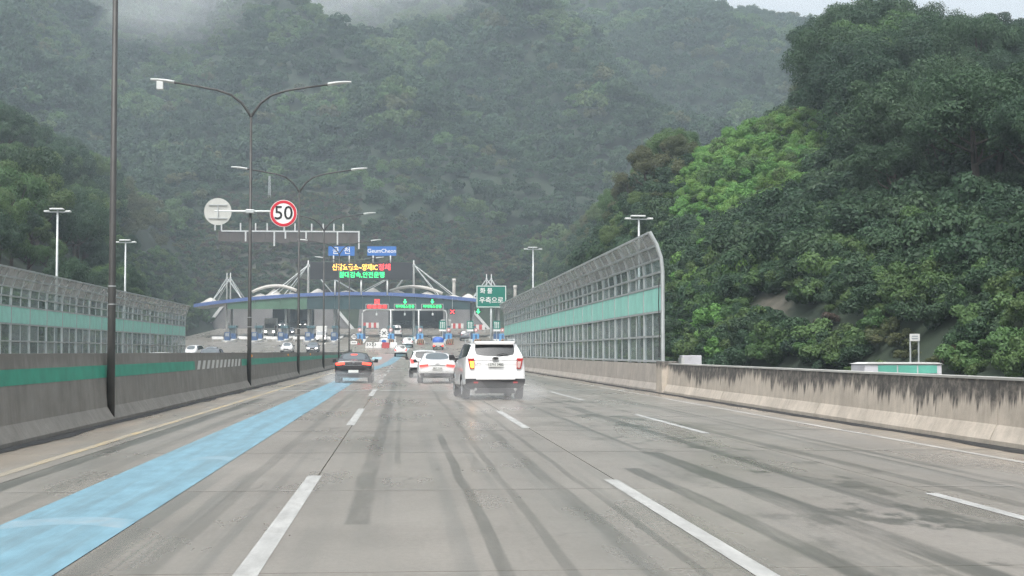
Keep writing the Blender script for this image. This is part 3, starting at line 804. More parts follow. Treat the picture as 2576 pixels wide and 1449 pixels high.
def mast(px_, pytop, pyatt, dy, ends, r0=.24):
    xx, zt_ = at(px_, pytop, YC+dy); _, za_ = at(px_, pyatt, YC+dy)
    MB().tube([loc(xx,YC+dy,ztop(xx)-.5), loc(xx,YC+dy,za_), loc(xx,YC+dy,zt_)], [r0,r0*.7,r0*.5], 10).build('mast', M['white_paint_metal'], can, True)
    MB().tube([loc(xx,YC+dy,za_-.15), loc(xx,YC+dy,za_+.15)], r0*1.25, 10).build('mast_collar', M['white_paint_metal'], can)
    for e in ends:
        xe = at(e,730,YC+dy)[0]
        for oy in (-2.5, 5.5):
            MB().tube([loc(xx,YC+dy,za_), loc(xe,YC+max(.8,dy+oy),ztop(xe)-.06)], .075, 6).build('cable', M['galvanised'], can)
mast(775.6,655,666,5,(680,716,838,905))
mast(1041,655,666,5,(905,985,1105,1150))
for a in (571,580): mast(a,686,699,4,(536,612),.15)
for a in (1224,1236): mast(a,690,702,4,(1186,1270),.15)
def roof_arch(pa, pm_, pb, dy):
    pts = []
    (xa,za),(xm_,zm_),(xb,zb_) = [at(p[0],p[1],YC+dy) for p in (pa,pm_,pb)]
    for k in range(17):
        t = k/16; x = xa+(xb-xa)*t
        z = za+(zb_-za)*t + 4*t*(1-t)*(zm_-(za+zb_)/2)
        pts.append(loc(x,YC+dy,z))
    MB().tube(pts, .30, 8).build('roof_arch', M['membrane'], can, True)
roof_arch((634,735),(690,719),(746,731),3)
roof_arch((980,733),(1041,721),(1113,739),3)
for px_ in (530,655,690,735,800,870,938,1000,1075,1140,1178):
    xx = at(px_,735,YC+4)[0]; zz = ztop(xx)-.08; n_ = 14
    big = 1.35 if px_ == 690 else .55+.25*((px_*7) % 3)
    v = [loc(xx+2.1*rr*math.cos(2*math.pi*k/n_), YC+4+2.1*rr*math.sin(2*math.pi*k/n_), zz+hh) for rr, hh in ((1,0),(.62,big*.35),(.28,big*.8),(.05,big)) for k in range(n_)]
    f = [(i*n_+k, i*n_+(k+1) % n_, (i+1)*n_+(k+1) % n_, (i+1)*n_+k) for i in range(3) for k in range(n_)]+[tuple(range(3*n_,4*n_))]
    MB().add(v, f).build('roof_cone', M['membrane'], can, True)
for px_, pyt in ((1142,701),(1296,718)):     # vent stacks
    xx, zz = at(px_, pyt, YC+8)
    MB().tube([loc(xx,YC+8,ztop(min(xx,CX+HW))-.8),loc(xx,YC+8,zz-.9),loc(xx,YC+8,zz-.6),loc(xx,YC+8,zz-.55),loc(xx,YC+8,zz)], [.40,.30,.30,.42,.36], 12).build('vent_stack', M['membrane'], can, True)

# message board on the canopy roof and the blue name boards on top of it
yb = YC-.2
bx0, bz0 = at(780,703,yb); bx1, bz1 = at(1038,660,yb)
mb = empty('message_board', ((bx0+bx1)/2, yb, bz0), 0, 'black electronic message board with orange and green text on the canopy', 'message board')
bcx = mb.location.x; bh = bz1-bz0
MB().box(bx0-bcx,bx1-bcx,0,.5,0,bh).build('board_body', M['sign_black'], mb, bevel=.04)
for px_ in (842.5,908.5,974.4):
    xx = at(px_,715,yb)[0]-bcx
    MB().tube([(xx,.3,-2.9),(xx,.3,.05)], .17, 10).build('post', M['white_paint_metal'], mb, True)
def led(s, pa, pb, py_, size, m_):
    xa, zz = at(pa, py_, yb); xb, _ = at(pb, py_, yb)
    t = text('led_text', s, size, M[m_], mb, ((xa+xb)/2-bcx, -.03, zz-bz0), .02, bold=.012)
    t.scale.x = (xb-xa)/max(t.dimensions.x, .1)
    return t
led('신갈요금소~양재IC', 836, 950, 673, 1.35, 'led_orange')
led('정체', 953, 982, 673, 1.35, 'led_red')
led('절대감속,안전운행', 853, 967, 692, 1.22, 'led_green')
for a, b, s, sz in ((826,892,'금  천',1.45),(924,997,'GeumCheon',1.05)):
    xa, za = at(a,643,yb); xb, zb_ = at(b,620,yb)
    r = empty('name_board', ((xa+xb)/2, yb, za), 0, 'blue name board reading %s above the message board' % ('in Korean script' if a == 826 else 'in Latin letters'), 'sign')
    w_ = xb-xa
    MB().box(-w_/2,w_/2,0,.15,0,zb_-za).build('sign_plate', M['sign_blue'], r)
    text('lettering', s, sz, M['sign_white'], r, (0,-.02,(zb_-za)/2), .01, bold=.01)
    for q in (-.3,.3): MB().tube([(q*w_,.1,-1.35),(q*w_,.1,.05)], .13, 8).build('post', M['white_paint_metal'], r, True)

# ------------------------------------------------------------------ lane gantries with lane boards
YG = 262.0; gG = zr(YG)
gpx = [911.6,983,1053.3,1123.6]; zb0 = at(1000,780,YG)[1]-gG
gan = empty('lane_gantry', (at(1017,800,YG)[0], YG, gG), 0, 'pale tubular gantry frame over three toll lanes', 'gantry'); gx = gan.location.x
gX = [at(p,800,YG)[0]-gx for p in gpx]
MB().tube([(gX[0],0,-.1),(gX[0],0,zb0-.6),(gX[0]+.18,0,zb0-.18),(gX[0]+.6,0,zb0),(gX[3]-.6,0,zb0),(gX[3]-.18,0,zb0-.18),(gX[3],0,zb0-.6),(gX[3],0,-.1)], .13, 8).build('portal_frame', M['white_paint_metal'], gan, True)
for k in (1,2): MB().tube([(gX[k],0,-.1),(gX[k],0,zb0)], .14, 8).build('post', M['white_paint_metal'], gan, True)
for k in range(3):
    xx = (gX[k]+gX[k+1])/2
    MB().cbox((xx,-.1,zb0-.75),(.30,.40,.42)).build('lane_lamp', M['lamp_head'], gan, bevel=.08)
    MB().tube([(xx,0,zb0-.6),(xx,0,zb0)], .04, 6).build('lamp_bracket', M['galvanised'], gan)
def arrow_poly(s, cx_, cz_): return [(cx_+s*x, cz_+s*z) for x, z in ((0,-1),(.9,-.05),(.32,.02),(.32,.95),(-.32,.95),(-.32,.02),(-.9,-.05))]
def cross(o, s, cx_, cz_, y, m_, name='cross_light'):
    b = MB()
    for q in (1,-1):
        d = .22*s
        b.prism([(cx_-s+d,cz_-q*s),(cx_+s,cz_+q*(s-d)),(cx_+s-d,cz_+q*s),(cx_-s,cz_-q*(s-d))][::(1 if q == 1 else -1)], y-.001*q, y+.05)
    return b.build(name, m_, o)
for i, (a, b, s, red) in enumerate(((921,976,'진입금지',True),(992.4,1045.4,'하이패스전용',False),(1061,1114,'하이패스전용',False))):
    xa, za = at(a,779,YG); xb, zb_ = at(b,767.7,YG); w_, h_ = xb-xa, zb_-za
    lb = ['red lit lane board with four characters over the closed lane','green lit lane board over the lane left of the centre gantry post','green lit lane board over the blue tarp truck lane'][i]
    if i == 1: lb = 'green lit lane board over the lane beside the red closed lane'
    r = empty('lane_board', ((xa+xb)/2, YG-.25, za+.12), 0, lb, 'lane sign')
    MB().box(-w_/2,w_/2,0,.2,0,h_).build('board_body', M['sign_black'], r)
    for (p, q, u, v_) in ((-w_/2-.06,w_/2+.06,-.08,.0),(-w_/2-.06,w_/2+.06,h_,h_+.08),(-w_/2-.08,-w_/2,0,h_),(w_/2,w_/2+.08,0,h_)):
        MB().box(p,q,-.05,.22,u,v_).build('board_frame', M['white_paint_metal'], r)
    if red:
        for k in range(4): MB().box(-w_/2+.1+(w_-.2)*k/4+.04,-w_/2+.1+(w_-.2)*(k+1)/4-.04,-.02,-.004,.08,h_-.08).build('led_field', M['led_red_field'], r)
        text('led_text', '진 입 금 지', .66, M['led_red'], r, (0,-.04,h_/2), .01, sx=1.1)
        MB().cbox((0,.1,h_+.52),(.95,.2,.85)).build('signal_box', M['led_red_field'], r)
        cross(r, .36, 0, h_+.52, -.06, M['led_red'])
    else:
        text('led_text', s, .62, M['led_green'], r, (0,-.03,h_/2), .01, bold=.008, sx=.98)
        MB().cbox((0,.1,h_+.52),(.95,.2,.85)).build('signal_box', M['sign_black'], r)
        MB().prism(arrow_poly(.40,0,h_+.52),-.06,-.01).build('arrow_light', M['led_green'], r)
for px_, py_, red, lb in ((1138,784,True,'small red cross lane signal under the canopy'),(1203,783,False,'small green arrow lane signal under the canopy')):
    xx, zz = at(px_,py_,YC-.3)
    r = empty('lane_signal', (xx,YC-.3,zz-.5), 0, lb, 'lane sign')
    MB().cbox((0,.1,.5),(1.0,.2,1.0)).build('signal_box', M['sign_black'], r)
    MB().tube([(0,.15,.95),(0,.15,at(px_,750,YC)[1]-zz+.5)], .05, 6).build('hanger', M['galvanised'], r)
    if red: cross(r,.40,0,.5,-.04,M['led_red'])
    else: MB().prism(arrow_poly(.46,0,.5),-.04,.0).build('arrow_light', M['led_green'], r)

# ------------------------------------------------------------------ toll islands, booths, cushions
isl_px = [578,645,711,778,842,909,984,1055,1124,1190,1254]
ord_ = ['first','second','third','fourth','fifth','sixth','seventh','eighth','ninth','tenth','eleventh']
def booth(xx, y, k, left):
    r = empty('toll_booth', (xx,y,zr(y)+.18), 0, '%s toll booth counted from the white portal edge' % ord_[k], 'toll booth', 'toll booths under the canopy')
    MB().box(-.62,.62,0,2.6,0,1.0).build('booth_base', M['booth_blue'], r, bevel=.03)
    MB().box(-.58,.58,.05,2.55,1.0,1.95).build('booth_glazing', M['glass_light'], r)
    for sx in (-.60,.54):
        for y_ in (.02,1.25,2.5): MB().box(sx,sx+.06,y_,y_+.08,1.0,1.95).build('booth_mullion', M['booth_grey'], r)
    MB().box(-.72,.72,-.15,2.75,1.95,2.45).build('booth_roof', M['booth_teal'], r, bevel=.05)
    return r
for k, p in enumerate(isl_px):
    left = k < 5
    y0 = 252.0 if not left else 262.0
    xx = at(p,850,268)[0]
    r = empty('toll_island', (xx,y0,0), 0, 'raised concrete island under the %s toll booth counted from the white portal edge' % ord_[k], 'traffic island', 'toll islands')
    b = MB(); ys_ = [0,1.2]+[4+4*j for j in range(9)]; ws_ = [.25,.75]+[.85]*9
    v = []; f = []
    for i, (y, w_) in enumerate(zip(ys_, ws_)):
        z = zr(y0+y); v += [(-w_,y,z-.1),(w_,y,z-.1),(w_,y,z+.2),(-w_,y,z+.2)]
        if i: q = 4*i; f += [(q-4+j,q-4+(j+1) % 4,q+(j+1) % 4,q+j) for j in range(4)]
    f += [(0,1,2,3)]
    b.add(v, f).build('kerb', M['road_white'], r)
    yb_ = 272.0
    booth(xx, yb_, k, left)
    if k >= 5:
        yy = 251.5; z = zr(yy)
        c = empty('crash_cushion', (xx,yy,z), 0, 'tan crash cushion with black stripes before the %s toll island' % ord_[k], 'crash cushion', 'striped crash cushions')
        pr = [(-.62,0),(.62,0),(.66,.55),(.40,.98),(-.40,.98),(-.66,.55)]
        MB().prism(pr,0,2.6).build('cushion_body', M['cushion_tan'], c, bevel=.05)
        for s in (-.62,-.30,.02,.34):
            MB().prism([(s,.10),(s+.13,.10),(s+.30,.86),(s+.17,.86)], -.03,-.003).build('cushion_stripe', M['sign_black'], c)
        MB().prism([(-.1,.2),(.1,.2),(.35,.0),(-.35,0)], -1.2,-.02).build('cushion_nose', M['stripe_red'], c)
        cb = empty('lane_cabinet', (xx,257.2,zr(257.2)+.18), 0, 'blue lane cabinet with round sign on the %s toll island' % ord_[k], 'cabinet', 'blue lane cabinets')
        MB().box(-.55,.55,0,.8,0,1.5).build('cabinet_body', M['cabinet_blue'], cb, bevel=.04)
        MB().box(-.16,.16,-.02,-.004,.2,1.3).build('cabinet_door', M['booth_blue'], cb)
        MB().tube([(0,.2,1.45),(0,.2,2.0)], .04, 6).build('sign_post', M['galvanised'], cb)
        MB().prism(*disc(0,2.15,.34,.10,.14,20)).build('round_sign', M['sign_white'], cb)
        ring_mesh(.20,.31,.08,.095,20).build('sign_ring', M['stripe_red'], cb, loc=(0,0,2.15))
    else:
        g = empty('gate_arm', (xx-1.5,262.5,zr(262.5)), 0, 'white barrier gate box at the exit of the %s toll island' % ord_[k], 'barrier gate', 'barrier gates at the exit lanes')
        MB().box(-1.0,1.0,0,.35,.45,.95).build('gate_panel', M['sign_white'], g, bevel=.05)
        for s in (-.8,.8): MB().box(s-.06,s+.06,.1,.25,0,.5).build('gate_leg', M['galvanised'], g)
        b2 = empty('lane_cabinet', (xx,264.0,zr(264.0)+.19), 0, 'dark blue equipment cabinet at the exit of the %s toll island' % ord_[k], 'cabinet', 'dark exit lane cabinets')
        MB().box(-.5,.5,0,1.4,0,1.5).build('cabinet_body', M['booth_blue'], b2, bevel=.05)
        MB().box(-.34,.34,-.03,-.004,.75,1.35).build('cabinet_screen', M['booth_grey'], b2)
        MB().tube([(.3,.5,1.45),(.3,.5,3.1)], .05, 6).build('signal_post', M['pole_dark'], b2)
for i, px_ in enumerate((1113,1182.5,1249.5)):
    xx, zz = at(px_,818,260.0)
    r = empty('lane_guide_sign', (xx,260.0,zr(260.0)+.19), 0, ['small green lane sign beside the gantry right leg','small green lane sign before the tenth toll booth','small green lane sign behind the big green sign post'][i], 'road sign', 'green lane signs')
    h = zz-r.location.z
    MB().tube([(0,.05,0),(0,.05,h+.6)], .06, 8).build('sign_post', M['galvanised'], r)
    MB().box(-.58,.58,-.05,.0,h-.72,h+.78).build('sign_plate', M['sign_green'], r)
    MB().box(-.58,.58,-.05,.0,h-1.08,h-.74).build('lower_plate', M['sign_white'], r)
    for q in (-.3,0,.3): MB().prism([(q-.05,h-.55),(q+.05,h-.55),(q+.05,h+.35),(q+.13,h+.35),(q,h+.62),(q-.13,h+.35),(q-.05,h+.35)], -.065,-.052).build('arrow_mark', M['sign_white'], r)

# closed-lane warning boards in front of the red lane
yw = 244.0; xw, _ = at(966,850,yw); gw = zr(yw)
r = empty('closure_board', (xw,yw,gw), 0, 'white closed-lane board with crossed black bars and striped edges', 'warning board')
MB().box(-.06,.06,.1,.2,0,2.6).build('post', M['galvanised'], r)
MB().prism([(-.62,1.55),(.62,1.55),(.75,2.1),(.5,2.75),(.2,2.95),(-.2,2.95),(-.5,2.75),(-.75,2.1)], 0,.08).build('upper_panel', M['sign_white'], r)
MB().prism([(-.62,.35),(.62,.35),(.85,.8),(.6,1.4),(-.6,1.4),(-.85,.8)], 0,.08).build('lower_panel', M['sign_white'], r)
cross(r,.34,0,2.2,-.05,M['sign_black'],'cross_mark')
MB().prism([(.42*math.cos(2*math.pi*k/24), .86+.24*math.sin(2*math.pi*k/24)) for k in range(24)], -.03,-.004).build('blue_oval', M['sign_blue'], r)
for s in (-1,1):
    for z in (.45,.8,1.15,1.7,2.05,2.4): MB().prism([(s*.58,z),(s*.78,z+.04),(s*.72,z+.18),(s*.52,z+.14)][::s], -.02,-.003).build('edge_stripe', M['sign_black'], r)
yw = 238.0; xw, _ = at(952,872,yw); gw = zr(yw)
r = empty('chevron_barrier', (xw,yw,gw), 0, 'white plastic barrier with black chevrons and a red block closing the lane', 'barrier')
x_ = -2.1
for k in range(4):
    MB().prism([(x_,0),(x_+1.25,0),(x_+1.15,.9),(x_+.1,.9)], 0,.5).build('barrier_block', M['stripe_red'] if k == 2 else M['sign_white'], r, bevel=.04); x_ += 1.3
for k in range(4):
    q = -1.9+.42*k
    MB().prism([(q,.35),(q+.12,.35),(q+.30,.58),(q+.12,.80),(q,.80),(q+.16,.58)], -.03,-.003).build('chevron', M['sign_black'], r)
# 30 sign at the median end
xs_, zs2 = at(890.5,847,193)
r = speed_sign('speed_limit_sign','30',.45,(xs_,193,zs2),'sign_black','round white 30 speed sign with a dark ring at the median end', .60)
hz_ = zs2-zr(193)
MB().tube([(0,.06,-hz_),(0,.06,.3)], .05, 8).build('sign_post', M['galvanised'], r)
MB().box(-.42,.42,-.01,.02,-.98,-.58).build('lower_plate', M['sign_white'], r)
MB().box(-.30,.30,-.02,-.011,-.82,-.74).build('plate_line', M['sign_black'], r)

# big green guide sign
YS = 178.0
sxa, sza = at(1198,774,YS); sxb, szb = at(1274,718,YS); sw, sh_ = sxb-sxa, szb-sza
r = empty('guide_sign', ((sxa+sxb)/2,YS,zr(YS)-.4), 0, 'big green guide sign with white Korean text on a post', 'road sign')
dz_ = sza-r.location.z
MB().box(-sw/2,sw/2,0,.08,dz_,dz_+sh_).build('sign_plate', M['sign_green'], r)
for (p,q,u,v_) in ((-sw/2+.05,sw/2-.05,.05,.13),(-sw/2+.05,sw/2-.05,sh_-.13,sh_-.05),(-sw/2+.05,-sw/2+.13,.13,sh_-.13),(sw/2-.13,sw/2-.05,.13,sh_-.13)):
    MB().box(p,q,-.012,-.002,dz_+u,dz_+v_).build('border', M['sign_white'], r)
text('lettering','화 물',.72,M['sign_white'],r,(-.62,-.015,dz_+sh_*.74),.005,bold=.012)
text('lettering','우측으로',.80,M['sign_white'],r,(0,-.015,dz_+sh_*.32),.005,bold=.012)
MB().tube([(0,.25,0),(0,.25,dz_+sh_*.9)], [.17,.13], 10).build('post', M['galvanised'], r, True)
for z in (.5,2.1): MB().cbox((0,.14,dz_+z),(sw*.9,.10,.08)).build('back_rail', M['galvanised'], r)
# boxes behind the roadside wall and notice on the slope
xa, za = at(1737,905,57.0)
r = empty('utility_box', (12.0,57.0,0), 0, 'white utility box standing behind the roadside wall', 'box')
r.location.x = xa
MB().box(-.38,.38,-.3,.3,-.3,za+.17).build('box_body', M['box_white'], r, bevel=.02)
MB().box(-.42,-.30,-.32,.32,za-.35,za+.08).build('box_flange', M['board_white'], r)
xa, za = at(2175,943,38.0); xb, zb_ = at(2370,916,38.0); w_ = xb-xa
r = empty('storage_bin', ((xa+xb)/2,38.0,-.3), 0, 'teal and white grit bin behind the stained roadside wall', 'bin')
MB().box(-w_/2,w_/2,0,1.2,0,zb_+.30).build('bin_body', M['box_white'], r, bevel=.04)
for k in range(3): MB().box(-w_/2+.36+k*.54,-w_/2+.86+k*.54,-.02,.0,zb_+.06,zb_+.27).build('bin_panel', M['box_teal'], r)
MB().prism([(-w_/2-.02,zb_+.302),(w_/2+.02,zb_+.302),(w_/2-.12,zb_+.345),(-w_/2+.2,zb_+.345)], -.04,1.25).build('bin_lid', M['board_white'], r)


# ------------------------------------------------------------------ cars
SUV = dict(L=5.0, f=.80, st=[
 dict(y=0.0, w=.95, zb=.34, zm=.66, zs=1.02, zl=1.36, wl=.88, zt=1.76, wt=.72, cr=.03, dy=[.10,.10,.10,.03,0,.02,.14,.40,.36,.34]),
 dict(y=.62, w=1.0, zb=.30, zm=.66, zs=1.02, zl=1.32, wl=.94, zt=1.80, wt=.77, cr=.03),
 dict(y=1.7, w=1.0, zb=.28, zm=.66, zs=1.0, zl=1.28, wl=.95, zt=1.81, wt=.78, cr=.03),
 dict(y=2.6, w=1.0, zb=.28, zm=.66, zs=1.0, zl=1.25, wl=.95, zt=1.80, wt=.78, cr=.03),
 dict(y=3.1, w=1.0, zb=.28, zm=.66, zs=.98, zl=1.22, wl=.95, zt=1.75, wt=.75, cr=.03),
 dict(y=3.85, w=.99, zb=.28, zm=.66, zs=.95, zl=1.15, wl=.93, zt=1.22, wt=.86, cr=.04),
 dict(y=4.7, w=.97, zb=.30, zm=.62, zs=.88, zl=1.02, wl=.88, zt=1.08, wt=.80, cr=.04),
 dict(y=5.0, w=.88, zb=.36, zm=.58, zs=.80, zl=.92, wl=.80, zt=.97, wt=.70, cr=.02)],
 rear_cap_glass=True, side=[(0,1),(1,2),(2,3),(3,4)], back=None, wind=(4,5), wr=.38, wy=(1.02,4.02), dark_low=True)
SEDAN = dict(L=4.9, f=.80, st=[
 dict(y=0.0, w=.88, zb=.32, zm=.58, zs=.88, zl=1.02, wl=.82, zt=1.08, wt=.74, cr=.02, dy=[.12,.12,.12,.05,0,.02,.06,.08,.07,.05]),
 dict(y=.52, w=.93, zb=.26, zm=.58, zs=.88, zl=1.02, wl=.86, zt=1.12, wt=.78, cr=.02),
 dict(y=1.22, w=.94, zb=.24, zm=.58, zs=.87, zl=1.0, wl=.87, zt=1.43, wt=.60, cr=.03),
 dict(y=2.0, w=.94, zb=.22, zm=.56, zs=.86, zl=.98, wl=.88, zt=1.48, wt=.62, cr=.03),
 dict(y=2.7, w=.94, zb=.22, zm=.56, zs=.84, zl=.96, wl=.88, zt=1.44, wt=.60, cr=.03),
 dict(y=3.55, w=.93, zb=.22, zm=.55, zs=.80, zl=.94, wl=.86, zt=1.02, wt=.78, cr=.03),
 dict(y=4.55, w=.91, zb=.24, zm=.52, zs=.72, zl=.82, wl=.82, zt=.86, wt=.72, cr=.03),
 dict(y=4.9, w=.80, zb=.30, zm=.48, zs=.62, zl=.70, wl=.70, zt=.74, wt=.58, cr=.02)],
 rear_cap_glass=False, side=[(2,3),(3,4)], back=(1,2), wind=(4,5), wr=.33, wy=(1.02,3.90), dark_low=False)
HATCH = dict(L=4.4, f=.80, st=[
 dict(y=0.0, w=.86, zb=.34, zm=.60, zs=.90, zl=1.10, wl=.80, zt=1.52, wt=.62, cr=.03, dy=[.10,.10,.10,.03,0,.03,.14,.46,.42,.40]),
 dict(y=.65, w=.92, zb=.28, zm=.60, zs=.90, zl=1.08, wl=.86, zt=1.58, wt=.68, cr=.03),
 dict(y=1.5, w=.93, zb=.26, zm=.60, zs=.90, zl=1.06, wl=.87, zt=1.61, wt=.69, cr=.03),
 dict(y=2.3, w=.93, zb=.26, zm=.60, zs=.90, zl=1.04, wl=.87, zt=1.60, wt=.69, cr=.03),
 dict(y=2.75, w=.93, zb=.26, zm=.60, zs=.88, zl=1.02, wl=.87, zt=1.54, wt=.66, cr=.03),
 dict(y=3.5, w=.92, zb=.26, zm=.58, zs=.84, zl=.98, wl=.85, zt=1.08, wt=.78, cr=.04),
 dict(y=4.15, w=.90, zb=.28, zm=.54, zs=.76, zl=.88, wl=.80, zt=.93, wt=.70, cr=.03),
 dict(y=4.4, w=.80, zb=.34, zm=.50, zs=.68, zl=.78, wl=.70, zt=.82, wt=.58, cr=.02)],
 rear_cap_glass=True, side=[(0,1),(1,2),(2,3),(3,4)], back=None, wind=(4,5), wr=.33, wy=(.88,3.5), dark_low=True)
BODY, GREAR, GSIDE, GWIND, LOW = 0, 1, 2, 3, 4
def car_meshes(D):
    st = D['st']; f = D['f']; bm = bmesh.new()
    rings = []
    for s in st:
        w_, zb = s['w'], s['zb']
        rows = [(0,zb),(f*(w_-.1),zb),(w_-.10,zb),(w_-.02,zb+.16),(w_,s['zm']),(w_-.012,s['zs']),(s['wl'],s['zl']),(s['wt'],s['zt']-.05),(s['wt']*.84,s['zt']),(0,s['zt']+s['cr'])]
        dy = s.get('dy', [0]*10)
        R = [bm.verts.new((x, s['y']+dy[i], z)) for i, (x, z) in enumerate(rows)]
        Lf = [R[0] if i == 0 else R[9] if i == 9 else bm.verts.new((-x, s['y']+dy[i], z)) for i, (x, z) in enumerate(rows)]
        rings.append((R, Lf))
    def face(vs, mi):
        try: q = bm.faces.new(vs)
        except ValueError: return
        q.material_index = mi
    for k in range(len(st)-1):
        for S in (0, 1):
            A, B = rings[k][S], rings[k+1][S]
            for i in range(9):
                mi = BODY
                if i == 6 and (k, k+1) in D['side']: mi = GSIDE
                if i == 8 and D['back'] == (k, k+1): mi = GREAR
                if i == 8 and D['wind'] == (k, k+1): mi = GWIND
                if i <= 1 or (i == 2 and D['dark_low']): mi = LOW
                vs = [A[i], B[i], B[i+1], A[i+1]]
                face(vs if S == 0 else vs[::-1], mi)
    for end in (0, len(st)-1):
        R, Lf = rings[end]; s = st[end]; dy = s.get('dy', [0]*10)
        lev = [[Lf[2], Lf[1], R[0], R[1], R[2]]]
        for i in (3,4,5,6):
            x = R[i].co.x; z = R[i].co.z; y = R[i].co.y; out = -.05 if end == 0 else .05
            lev.append([Lf[i], bm.verts.new((-f*x, y+out*.6, z)), bm.verts.new((0, y+out, z)), bm.verts.new((f*x, y+out*.6, z)), R[i]])
        lev.append([Lf[7], Lf[8], R[9], R[8], R[7]])
        for a in range(5):
            for c in range(4):
                mi = BODY
                if end == 0 and D['rear_cap_glass'] and a == 4 and c in (1,2): mi = GREAR
                if a == 0 or (a == 1 and end == 0 and D['dark_low']): mi = LOW
                vs = [lev[a][c], lev[a][c+1], lev[a+1][c+1], lev[a+1][c]]
                face(vs if end == 0 else vs[::-1], mi)
    bmesh.ops.recalc_face_normals(bm, faces=bm.faces)
    cl = bm.edges.layers.float.new('crease_edge')
    for e in bm.edges:
        ms = {q.material_index for q in e.link_faces}
        if len(ms) > 1: e[cl] = .9
    for end in (0, len(st)-1):
        R, Lf = rings[end]
        for S in (R, Lf):
            for i in range(2, 9):
                e = bm.edges.get((S[i], S[i+1]))
                if e and e[cl] < .5: e[cl] = .35 if i < 6 else .5
    for k in range(len(st)-1):
        for S in (0,1):
            for i, c in ((6,.45),(5,.25),(7,.25)):
                e = bm.edges.get((rings[k][S][i], rings[k+1][S][i]))
                if e and e[cl] < c: e[cl] = c
    me = bpy.data.meshes.new('car_cage'); bm.to_mesh(me); bm.free()
    for i in range(6): me.materials.append(None)
    o = bpy.data.objects.new('car_cage', me); COL.objects.link(o)
    sb = o.modifiers.new('s', 'SUBSURF'); sb.levels = 2; sb.render_levels = 2
    cut = MB()
    for wy in D['wy']:
        for sgn in (-1,1):
            xa, xb = sorted((sgn*.66, sgn*1.3))
            cut.tube([(xa,wy,D['wr']),(xb,wy,D['wr'])], D['wr']*1.13, 24)
    cm = cut.mesh('cut')
    for i in range(6): cm.materials.append(None)
    for p in cm.polygons: p.material_index = LOW
    co = bpy.data.objects.new('cut', cm); COL.objects.link(co)
    bo = o.modifiers.new('b', 'BOOLEAN'); bo.operation = 'DIFFERENCE'; bo.object = co; bo.solver = 'EXACT'; bo.material_mode = 'INDEX'
    bpy.context.view_layer.update()
    ev = bpy.data.meshes.new_from_object(o.evaluated_get(bpy.context.evaluated_depsgraph_get()))
    bpy.data.objects.remove(o); bpy.data.objects.remove(co)
    out = {}
    for g, nm in ((BODY,'body'),(GREAR,'rear_window'),(GSIDE,'side_window'),(GWIND,'windscreen'),(LOW,'lower_trim')):
        b = bmesh.new(); b.from_mesh(ev)
        bmesh.ops.delete(b, geom=[q for q in b.faces if q.material_index != g], context='FACES')
        m_ = bpy.data.meshes.new(nm); b.to_mesh(m_); b.free()
        for p in m_.polygons: p.material_index = 0
        m_.materials.clear(); m_.shade_smooth()
        out[nm] = m_
    return out
CM = {'suv': (SUV, car_meshes(SUV)), 'sedan': (SEDAN, car_meshes(SEDAN)), 'hatch': (HATCH, car_meshes(HATCH))}

def wheel_meshes(r_, wd=.24):
    n_ = 24
    prof = [(-wd/2,r_*.66),(-wd/2,r_*.93),(-wd*.36,r_),(wd*.36,r_),(wd/2,r_*.93),(wd/2,r_*.66)]
    v = [(x, rr*math.cos(2*math.pi*k/n_), rr*math.sin(2*math.pi*k/n_)) for x, rr in prof for k in range(n_)]
    f = [(i*n_+k, i*n_+(k+1) % n_, (i+1)*n_+(k+1) % n_, (i+1)*n_+k) for i in range(5) for k in range(n_)]
    ty = MB().add(v, f).mesh('tyre', True)
    rm = MB().tube([(-wd*.40,0,0),(wd*.40,0,0)], r_*.66, 24)
    for k in range(5):
        a = 2*math.pi*k/5
        for s in (-1,1):
            c, s_ = math.cos(a), math.sin(a)
            rm.tube([(s*wd*.43,0,0),(s*wd*.43,r_*.62*c,r_*.62*s_)], .035, 5)
    return ty, rm.mesh('rim')
